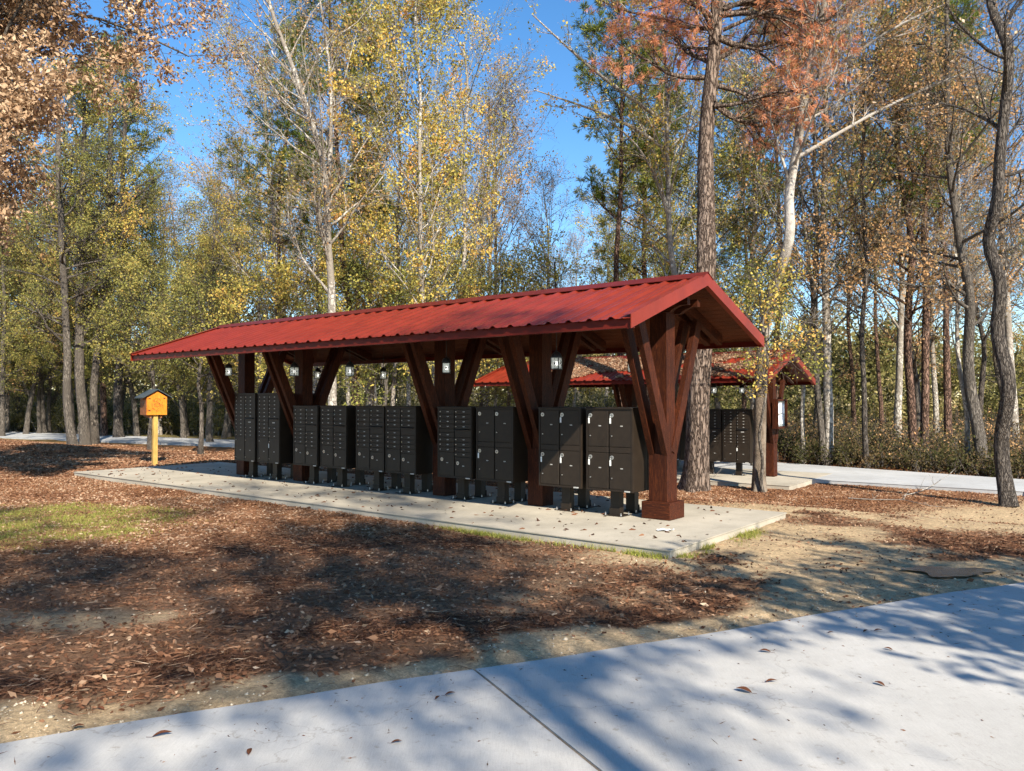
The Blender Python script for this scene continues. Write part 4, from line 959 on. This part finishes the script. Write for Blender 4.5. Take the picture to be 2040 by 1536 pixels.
# --- trees behind the camera whose shade falls on the road and ground
CASTERS = [  # across the light, along the light, style, height, crown start, limb length, leaf count, trunk radius, what it shades
    (2.3, -10.5, 'olive', 14.2, .74, 2.2, 9, .27, 'the concrete and the straw'), (.3, -13, 'olive', 15.8, .74, 2.6, 7, .06, 'the litter before the slab'), (1.4, -17, 'olive', 24, .72, 2.2, 9, .06, 'the near roof\'s middle'),
    (2.7, -18, 'sparse', 23, .72, 1.8, 8, .05, 'the near roof\'s right half'), (-1.3, -12.5, 'olive', 15.6, .74, 2.3, 6, .05, 'the litter at the left'), (-2.6, -15, 'olive', 21, .66, 2.6, 8, .08, 'the near roof\'s far end'), (8.0, -4.6, 'bare', 6.0, .35, 2.6, 9, .07, 'the right of the road'),
    (4.8, -4.0, 'bare', 6.0, .45, 2.4, 11, .07, 'the road by the joint'), (6.6, -3.0, 'bare', 5.0, .4, 2.3, 11, .06, 'the middle of the right panel')]
rc = np.random.default_rng(640)
for i, (q, p_, st, h, h0, l1, nl, r0, wh) in enumerate(CASTERS):
    x, y = q * LY + p_ * LX, -q * LX + p_ * LY
    mw = .12 if i == 0 else .5; o_ = rc.normal(size=(5, 2)) * mw
    ms = make_tree(st, [(0, 0, 0)] + [(o_[k, 0], o_[k, 1], h * (k + 1) / 5) for k in range(5)], r0, .02, 700 + i, h0=h0, l1=l1, nl=nl, n1=(17 if i in (0, 1) else (12 if st == 'bare' else 11)), n2=(5 if st == 'bare' else 6), n3=5, npts=20, wob=.1, L=.13, W=.09)
    put_tree('shade_tree', ms, (x, y, -.12), 0, 1, 'tree outside the picture that throws dappled shade on ' + wh, cat='tree')

# --- undergrowth along the far road and a distant wood
def scatter_brush(name, spots, seed, twigs, leafn, L, W, mat_leaf, bark_, hmul=1.0):
    rg = np.random.default_rng(seed); n_ = len(spots); sp = np.array(spots)
    tr = sp[:, None, :3] + np.zeros((n_, 2, 3)); tr[:, 1, 2] += .15
    hts = sp[:, 3]
    P0, R0 = grow(tr, np.full((n_, 2), .03), twigs, 0, 1, lambda t: 1.0 + 0 * t, .55, .2, 6, .8, .16, .010, 0, rg)
    hs = np.repeat(hts, twigs)[:, None, None]; org = P0[:, :1]; P0 = org + (P0 - org) * hs
    org2 = rg.normal(size=(len(P0), 1, 3)) * np.array([.5, .5, 0]); P0 = P0 + org2
    P1, R1 = grow(P0, R0, 5, .2, 1, lambda t: .55 + 0 * t, .8, .1, 4, .6, .2, .006, 0, rg)
    o1 = P1[:, :1]; P1 = o1 + (P1 - o1) * np.clip(np.repeat(hts, twigs * 5), .45, 1.2)[:, None, None]
    V1, Q1 = tube_np(P0, R0, 3); V2_, Q2 = tube_np(P1, R1, 3)
    wd = np_mesh(name, np.concatenate([V1, V2_]), quads=np.concatenate([Q1, Q2 + len(V1)])); wd.materials.append(BARK[bark_])
    ids = np.repeat(np.arange(len(P1)), leafn); m_ = len(ids)
    f = rg.random((m_, 1)) * 3; i = np.minimum(f[:, 0].astype(int), 2); fr = f - i[:, None]
    pos = P1[ids, i] * (1 - fr) + P1[ids, i + 1] * fr + rg.normal(size=(m_, 3)) * .10
    bushc = rg.random(n_)[ids // (5 * twigs)]
    V, Q_, c = leaves_np(pos, L, W, np.clip(.15 + .6 * bushc + rg.normal(size=m_) * .14, .02, .98), rg)
    lf = np_mesh(name, V, quads=Q_, attr=c); lf.materials.append(LEAF[mat_leaf])
    o = link_mesh(name, wd); tag(o, kind='stuff'); put('leaves', lf, o); return o
rg5 = np.random.default_rng(5)
spots = []
for k in range(380):                                        # beyond the far road, left to centre
    px = rg5.uniform(-150, 1350); D0 = 53.5 - (px / 1350) * 15; D = D0 + rg5.exponential(5.5); X_ = (px - 1020) / F_PX * D
    spots.append((X_, D, float(terrain(X_, D)) - .1, rg5.uniform(1.0, 3.0) + .08 * (D - D0)))
scatter_brush('undergrowth', spots, 21, 10, 14, .125, .075, 'brush', 'pale')
tag(bpy.data.objects['undergrowth'], 'tangled pale brush and low leaves beyond the far road on the left', 'undergrowth')
spots = []
for k in range(75):                                        # right hand thicket behind the lot
    px = rg5.uniform(1330, 2200); D0 = float(np.interp(px, [1330, 1545, 2040, 2200], [28, 27, 21.4, 20])); D = D0 + rg5.exponential(3.4); X_ = (px - 1020) / F_PX * D
    spots.append((X_, D, float(terrain(X_, D)) - .05, rg5.uniform(.25, .85) + .05 * (D - D0)))
o = scatter_brush('thicket', spots, 22, 12, 13, .075, .05, 'thicket', 'grey')
tag(o, 'dense green and brown thicket along the back edge of the lot on the right', 'undergrowth')
spots = []
for k in range(80):
    px = rg5.uniform(1300, 2200); D0 = float(np.interp(px, [1330, 1545, 2040, 2200], [28.5, 27.5, 22, 20.5])); D = D0 + rg5.exponential(6); X_ = (px - 1020) / F_PX * D
    spots.append((X_, D, float(terrain(X_, D)) - .05, rg5.uniform(.3, 1.1) + .05 * (D - D0)))
o = scatter_brush('bramble', spots, 24, 14, 3, .085, .055, 'rust', 'grey')
tag(o, 'brown twiggy brambles rising through the thicket on the right', 'undergrowth')
spots = []
for k in range(230):
    ang_ = rg5.uniform(-44, 44); D = rg5.uniform(56, 88); X_ = math.tan(R(ang_)) * D
    if ang_ > 22 and D < 64: continue
    spots.append((X_, D, float(terrain(X_, D)) - .1, rg5.uniform(1.4, 4.2)))
o = scatter_brush('distant_brush', spots, 25, 13, 16, .24, .15, 'brush', 'grey')
tag(o, 'far brush closing the gaps between the trunks at eye level', 'undergrowth')
# distant wood: one mass, trunks and foliage
def far_wood():
    rg = np.random.default_rng(91); n_ = 210
    ang = rg.uniform(-48, 48, n_); D = rg.uniform(66, 120, n_); X_ = np.tan(np.radians(ang)) * D
    h = rg.uniform(5, 10, n_); z = terrain(X_, D)
    P = np.stack([np.stack([X_ + rg.normal(size=n_) * .3 * k, D, z + h * k / 5], -1) for k in range(6)], 1)
    Rd = .22 * np.linspace(1, .15, 6)[None] * rg.uniform(.6, 1.3, (n_, 1))
    B, RB = grow(P, Rd, 13, .18, 1, lambda t: 4.2 * (1.15 - .6 * t), 1.0, .4, 5, .4, .15, .03, .2, rg)
    B2, RB2 = grow(B, RB, 4, .3, 1, lambda t: 1.8 + 0 * t, .8, .3, 4, .5, .2, .02, 0, rg)
    VS, QS = [], []; o_ = 0
    for PP, RR, kk in ((P, Rd, 5), (B, RB, 3), (B2, RB2, 3)):
        a, b_ = tube_np(PP, RR, kk); VS.append(a); QS.append(b_ + o_); o_ += len(a)
    me = np_mesh('distant_wood', np.concatenate(VS), quads=np.concatenate(QS)); me.materials.append(BARK['grey'])
    o = link_mesh('distant_wood', me); tag(o, 'mass of mixed autumn trees far behind the nearer trunks', 'wood', kind='stuff')
    ids = np.repeat(np.arange(len(B2)), 20); m_ = len(ids); f = rg.random((m_, 1)) * 3; i = np.minimum(f[:, 0].astype(int), 2); fr = f - i[:, None]
    pos = B2[ids, i] * (1 - fr) + B2[ids, i + 1] * fr + rg.normal(size=(m_, 3)) * .35
    tc = rg.random(n_)[ids // (13 * 4)]
    V, Q_, c = leaves_np(pos, .38, .24, np.clip(.1 + .7 * tc + rg.normal(size=m_) * .15, .02, .98), rg)
    lf = np_mesh('distant_foliage', V, quads=Q_, attr=c); lf.materials.append(LEAF['brush']); put('foliage', lf, o)
far_wood()

# ------------------------------------------------------------------ litter, stones, grass
def scatter_ground(n_, xr, yr, wfn, seed):
    rg = np.random.default_rng(seed); x = rg.uniform(*xr, n_); y = yr[0] + (yr[1] - yr[0]) * rg.random(n_) ** 1.35
    k = rg.random(n_) < wfn(x, y); x, y = x[k], y[k]
    lu, lv = world_loc(x, y); dn = (y - 5.181) * .9054 - (x + .249) * .4246
    ok = (dn > .03) & ~((lu > -.01) & (lu < 15.45) & (lv > -.01) & (lv < 3.76)) & (np.abs(x / y) < .74)
    a = (x - S2O[0]) * U2[0] + (y - S2O[1]) * U2[1]; b_ = (x - S2O[0]) * V2[0] + (y - S2O[1]) * V2[1]
    ok &= ~((a > -.1) & (b_ > -.1)); ok &= np.hypot((x - PUD[0]) / .50, (y - PUD[1]) / .32) > 1.1
    return x[ok], y[ok], rg
def gz(x, y):
    z = terrain(x, y) + (fbm(x * .8, y * .8, 5) - .5) * .05 + (fbm(x * 4, y * 4, 7) - .5) * .022
    dn = (y - 5.181) * .9054 - (x + .249) * .4246; fl = sstep((.25 - dn) / .25); return z * (1 - fl) - .125 * fl
def litw(x, y):
    g, s, st, sw, orr, n2, n3, dn = masks(x, y); return np.clip((1 - g * .75) * (1 - s * .93) * (.45 + .5 * sw + .4 * orr), 0, 1)
x, y, rg = scatter_ground(560000, (-17, 16), (3.5, 24), litw, 41)
z = gz(x, y) + .006 + rg.random(len(x)) * .012
m_ = masks(x, y); d = rg.normal(size=(len(x), 3)) * np.array([1, 1, .28])
pale_ = (rg.random(len(x)) < .04) * .45
V, Q_, c = leaves_np(np.stack([x, y, z], 1), .042, .019, np.clip(.50 - .28 * m_[3] + .18 * m_[4] + pale_ + rg.normal(size=len(x)) * .20, .02, .98), rg, d)
me = np_mesh('leaf_litter', V, quads=Q_, attr=c); me.materials.append(LEAF['litter'])
tag(link_mesh('leaf_litter', me), 'brown fallen leaves and pine straw over the open ground', 'leaf litter', kind='stuff')
x, y, rg = scatter_ground(200000, (-29, 4), (19, 40), litw, 51)
k_ = (fbm(x * .35, y * .35, 81) > .36); x, y = x[k_], y[k_]; z = gz(x, y) + .012 + rg.random(len(x)) * .02; m_ = masks(x, y)
V, Q_, c = leaves_np(np.stack([x, y, z], 1), .11, .05, np.clip(.62 + .15 * (fbm(x * .8, y * .8, 82) - .5) * 4 + rg.normal(size=len(x)) * .18, .02, .98), rg, rg.normal(size=(len(x), 3)) * np.array([1, 1, .3]))
me = np_mesh('leaf_litter', V, quads=Q_, attr=c); me.materials.append(LEAF['litter'])
tag(link_mesh('leaf_litter', me), 'orange brown fallen leaves under the trees beyond the slab', 'leaf litter', kind='stuff')
x, y, rg = scatter_ground(6500, (-9, 9), (3.8, 15), lambda x, y: litw(x, y) * sstep((fbm(x * .8, y * .8, 91) - .45) * 8) + .01, 52)
z = gz(x, y) + .014 + rg.random(len(x)) * .02
V, Q_, c = leaves_np(np.stack([x, y, z], 1), .068, .034, np.clip(.45 + rg.normal(size=len(x)) * .28, .02, .98), rg, rg.normal(size=(len(x), 3)) * np.array([1, 1, .4]))
me = np_mesh('large_leaf_litter', V, quads=Q_, attr=c); me.materials.append(LEAF['litter'])
tag(link_mesh('large_leaf_litter', me), 'larger curled oak leaves and pale chips among the litter in front of the slab', 'leaf litter', kind='stuff')
# straw needles, long and thin
x, y, rg = scatter_ground(120000, (-9, 9), (4, 13), lambda x, y: litw(x, y) * .9 + .03, 42)
z = gz(x, y) + .010 + rg.random(len(x)) * .012; d = rg.normal(size=(len(x), 3)) * np.array([1, 1, .1])
V, Q_, c = leaves_np(np.stack([x, y, z], 1), .13, .0045, np.clip(.45 + rg.normal(size=len(x)) * .22, .02, .98), rg, d)
me = np_mesh('pine_straw', V, quads=Q_, attr=c); me.materials.append(LEAF['litter'])
tag(link_mesh('pine_straw', me), 'thin reddish pine straw strewn through the leaf litter', 'pine straw', kind='stuff')
# stones
M_STONE = plain('pale_gravel', (0.45, 0.37, 0.26), 0.9, 0, 9, .55)
def stonew(x, y):
    g, s, st, sw, orr, n2, n3, dn = masks(x, y); return np.clip(.03 + .9 * st + .30 * s * sstep((n2 - .45) * 6) + .25 * sstep((n2 - .62) * 12) * (dn < 4), 0, 1)
x, y, rg = scatter_ground(46000, (-6, 9), (3.6, 13), stonew, 43)
n_ = len(x); s = .003 + .012 * rg.random(n_) ** 4 + .016 * (rg.random(n_) < .004); z = gz(x, y) + s * .3
oc = np.array([[1, 0, 0], [-1, 0, 0], [0, 1, 0], [0, -1, 0], [0, 0, 1], [0, 0, -1], ]) * 1.0
of = np.array([[0, 2, 4], [2, 1, 4], [1, 3, 4], [3, 0, 4], [2, 0, 5], [1, 2, 5], [3, 1, 5], [0, 3, 5]])
jit = 1 + rg.normal(size=(n_, 6, 1)) * .22; th = rg.random(n_) * 6.28; ct, sn = np.cos(th), np.sin(th)
vv = oc[None] * jit * s[:, None, None] * np.array([1.2, .9, .65]); vx = vv[..., 0] * ct[:, None] - vv[..., 1] * sn[:, None]; vy = vv[..., 0] * sn[:, None] + vv[..., 1] * ct[:, None]
V = np.stack([vx + x[:, None], vy + y[:, None], vv[..., 2] + z[:, None]], -1).reshape(-1, 3); T_ = (of[None] + np.arange(n_)[:, None, None] * 6).reshape(-1, 3)
me = np_mesh('gravel', V, tris=T_); me.materials.append(M_STONE); tag(link_mesh('gravel', me), 'small pale stones along the road edge and through the litter', 'gravel', kind='stuff')
# grass
def blades(x, y, z, h, w_, rg, name, label, c0=.5):
    n_ = len(x); a = rg.random(n_) * 6.28; ln = rg.normal(size=(n_, 2)) * .45
    hh = h * (.5 + rg.random(n_)); bx_ = np.cos(a) * w_; by_ = np.sin(a) * w_
    p0 = np.stack([x - bx_, y - by_, z], 1); p1 = np.stack([x + bx_, y + by_, z], 1); p2 = np.stack([x + ln[:, 0] * hh, y + ln[:, 1] * hh, z + hh], 1)
    V = np.stack([p0, p1, p2], 1).reshape(-1, 3); c = np.repeat(np.clip(c0 + rg.normal(size=n_) * .22, .02, .98), 3)
    me = np_mesh(name, V, tris=np.arange(n_ * 3).reshape(-1, 3), attr=c); me.materials.append(LEAF['grass']); tag(link_mesh(name, me), label, 'grass', kind='stuff')
x, y, rg = scatter_ground(330000, (-15, -1.5), (6.8, 16), lambda x, y: masks(x, y)[0] * (.25 + .9 * sstep((fbm(x * 2.2, y * 2.2, 61) - .42) * 6)), 44)
blades(x, y, gz(x, y) - .004, .035, .004, rg, 'lawn_grass', 'thin yellow green winter grass on the left')
# tufts along the slab's near edge and round its corner
rgt = np.random.default_rng(46); n_ = 4600
t = rgt.random(n_); seg = rgt.random(n_)
uu = np.where(seg < .55, np.abs(rgt.normal(size=n_)) * 1.0, -.03 - np.abs(rgt.normal(size=n_)) * .10); vv_ = np.where(seg < .55, -.03 - np.abs(rgt.normal(size=n_)) * .07, rgt.random(n_) * 2.4)
m1 = seg < .30; uu = np.where(m1, 2.65 + rgt.normal(size=n_) * .45, uu); vv_ = np.where(m1, -.05 - np.abs(rgt.normal(size=n_)) * .06, vv_)
keep = fbm(uu * 5 + 7, vv_ * 5, 66) > .52 - .25 * m1; uu, vv_ = uu[keep], vv_[keep]
px_ = A0[0] + UV[0] * uu + VV[0] * vv_; py_ = A0[1] + UV[1] * uu + VV[1] * vv_
blades(px_, py_, gz(px_, py_), .055, .004, rgt, 'edge_grass', 'green grass tufts along the near edge and corner of the slab', .5)
# leaves lying on the second roof
rgt = np.random.default_rng(47); n_ = 42000
uu = rgt.uniform(.7, 7.5, n_); vv_ = rgt.uniform(.15, 2.1, n_); k = fbm(uu * 1.1, vv_ * 2.0, 71) + .12 * (vv_ > .9) > .50 + .0 * uu; uu, vv_ = uu[k], vv_[k]
q = S2O[None] + U2[None] * uu[:, None] + V2[None] * vv_[:, None]; zz = roofz(0) + vv_ * 0 + S2Z
zz = np.array([roofz(v_) for v_ in vv_]) + S2Z + .02 + rgt.random(len(uu)) * .03
V, Q_, c = leaves_np(np.stack([q[:, 0], q[:, 1], zz], 1), .085, .04, np.clip(.6 + rgt.normal(size=len(uu)) * .2, .02, .98), rgt, rgt.normal(size=(len(uu), 3)) * np.array([1, 1, .4]))
me = np_mesh('roof_leaves', V, quads=Q_, attr=c); me.materials.append(LEAF['litter']); tag(link_mesh('roof_leaves', me), 'brown leaves and twigs lying on the second shelter\'s roof', 'leaf litter', kind='stuff')
# small bits on the slab
rgt = np.random.default_rng(48); n_ = 420; uu = rgt.uniform(.1, 15.2, n_); vv_ = rgt.random(n_) ** 1.2 * 3.6 + .05
q = A0[None] + UV[None] * uu[:, None] + VV[None] * vv_[:, None]
V, Q_, c = leaves_np(np.stack([q[:, 0], q[:, 1], np.full(n_, .006)], 1), .075, .035, np.clip(.25 + rgt.normal(size=n_) * .2, .02, .98), rgt, rgt.normal(size=(n_, 3)) * np.array([1, 1, .12]))
me = np_mesh('slab_leaf_bits', V, quads=Q_, attr=c); me.materials.append(LEAF['litter']); tag(link_mesh('slab_leaf_bits', me), 'scattered dark leaf bits on the near slab', 'leaf litter', kind='stuff')
rgt = np.random.default_rng(53); n_ = 900; a_ = rgt.uniform(-5, 9, n_); b2_ = rgt.random(n_) ** 1.3 * 4.2 + .03
q = e0[None] + ed[None] * a_[:, None] + en[None] * b2_[:, None]; big = rgt.random(n_) < .12
dd_ = rgt.normal(size=(n_, 3)) * np.array([1, 1, .05]); L_n = leaves_np(np.stack([q[:, 0], q[:, 1], np.full(n_, -.0945)], 1), .022, .006, np.clip(.2 + rgt.normal(size=n_) * .25, .02, .98), rgt, dd_)
L_b = leaves_np(np.stack([q[big, 0], q[big, 1], np.full(big.sum(), -.094)], 1), .075, .003, np.full(big.sum(), .3), rgt, dd_[big])
me = np_mesh('road_debris', np.concatenate([L_n[0], L_b[0]]), quads=np.concatenate([L_n[1], L_b[1] + len(L_n[0])]), attr=np.concatenate([L_n[2], L_b[2]])); me.materials.append(LEAF['litter']); tag(link_mesh('road_debris', me), 'tiny bark specks and loose pine needles on the near concrete road', 'debris', kind='stuff')
# single fallen leaves on the near road
FL_ = [(323, 1467, 'left of centre, below the gravel strip', .10, 20), (497, 1500, 'at the bottom edge left of the joint', .06, 100), (872, 1392, 'small one left of the joint', .05, 60), (897, 1385, 'larger one left of the joint', .07, 20), (790, 1481, 'with a stalk, near the bottom centre', .06, 10), (200, 1412, 'on the gravel just above the road', .06, 160), (155, 1448, 'on the gravel by the left road edge', .07, 10),
       (1482, 1379, 'pale one in the middle of the right panel', .10, 150), (1537, 1360, 'flat one above the pale one', .08, 5), (1752, 1365, 'curled one in the lower right', .07, 130), (1770, 1295, 'curled one in the right of the road', .06, 140), (1525, 1300, 'thin one near the centre right', .08, 170), (1750, 1258, 'left of two by the kerb shadow', .07, 0), (1725, 1259, 'second of two near the far edge', .06, 30), (1895, 1207, 'far one near the road edge at right', .06, 10), (1655, 1262, 'faint one near the far edge', .05, 0)]
lm_ = leaf_mat('single_leaf_brown', [(0, (.11, .045, .025)), (1, (.20, .09, .045))], .1)
def leaf_geo():
    mb = MB(); n_ = 9; top = []; botm = []
    for k in range(n_ + 1):
        t = k / n_; w_ = .26 * math.sin(math.pi * t) ** .8 * (1 - .35 * t) + .002; zc = .10 * math.sin(math.pi * t) + .12 * t * t
        top.append((t - .5, w_, zc + .09 * w_ / .26)); botm.append((t - .5, -w_, zc + .13 * w_ / .26))
    mid = [(t[0], 0, .10 * math.sin(math.pi * (k / n_)) + .12 * (k / n_) ** 2) for k, t in enumerate(top)]
    vs = top + mid + botm; m_ = n_ + 1
    fs = [(i, i + 1, m_ + i + 1, m_ + i) for i in range(n_)] + [(m_ + i, m_ + i + 1, 2 * m_ + i + 1, 2 * m_ + i) for i in range(n_)]
    mb.add(vs, fs); mb.tube([(-.5, 0, 0), (-.78, .03, .03)], .01, 4); me = mb.mesh('fallen_leaf'); me.materials.append(lm_); return me
LG = leaf_geo()
for (px, py, lab, sz, rz) in FL_:
    d = ray(px, py); t = (-.098 - CAM_H) / d[2]
    o = bpy.data.objects.new('fallen_leaf', LG); COL.objects.link(o); o.location = (d[0] * t, d[1] * t, -.094 if py != 1412 and py != 1448 else -.10); o.rotation_euler = (0, 0, R(rz)); o.scale = (sz, sz, sz)
    tag(o, 'curled brown fallen leaf, ' + lab, 'leaf', 'fallen leaves on the near road')
# crumpled paper on the slab
d = ray(1326, 1058); t = -CAM_H / d[2]; mb = MB(); rgp = random.Random(3)
gp = [[(i * .035 - .10 + rgp.uniform(-.01, .01), j * .03 - .045 + rgp.uniform(-.01, .01), .004 + rgp.uniform(0, .028)) for j in range(4)] for i in range(7)]
mb.add([p for r_ in gp for p in r_], [(i * 4 + j, i * 4 + j + 1, i * 4 + j + 5, i * 4 + j + 4) for i in range(6) for j in range(3)])
o = mb.build('crumpled_paper', M_PAPER); o.location = (d[0] * t, d[1] * t, 0); tag(o, 'small crumpled white scrap on the slab in front of the near post', 'paper')
# fallen branch by the kerb
def stick(name, pts, r, label, seed):
    rg = random.Random(seed); W = [ground_hit(x, y) + np.array([0, 0, dz]) for x, y, dz in pts]; o0 = W[0].copy()
    mb = MB(); W = [w_ - o0 for w_ in W]; mb.tube(W, [r * (1 - .75 * i / (len(W) - 1)) for i in range(len(W))], 6)
    for k in range(7):
        i = rg.randint(1, len(W) - 2); b0 = Vector(W[i]); l = rg.uniform(.12, .4); dr = Vector((rg.uniform(-1, 1), rg.uniform(-.5, .5), rg.uniform(.1, 1.2))).normalized()
        mb.tube([b0, b0 + dr * l * .5 + Vector((0, 0, .02)), b0 + dr * l], [r * .4, r * .3, r * .15], 5)
    o = mb.build(name, BARK['pale']); o.location = tuple(o0); tag(o, label, 'branch')
stick('fallen_branch', [(1800, 990, .03), (1830, 985, .06), (1860, 978, .14), (1890, 970, .30), (1905, 965, .42)], .012, 'pale bare fallen branch sticking up by the kerb on the right', 1)
stick('fallen_branch', [(1690, 995, .03), (1740, 998, .03), (1800, 1000, .05), (1850, 1010, .03), (1900, 1015, .03)], .014, 'long bare fallen branch lying flat in the litter on the right', 2)
stick('fallen_branch', [(1425, 952, .02), (1424, 958, .12), (1420, 962, .30)], .006, 'short dry stalk standing between the pine and the leaning trunk', 3)
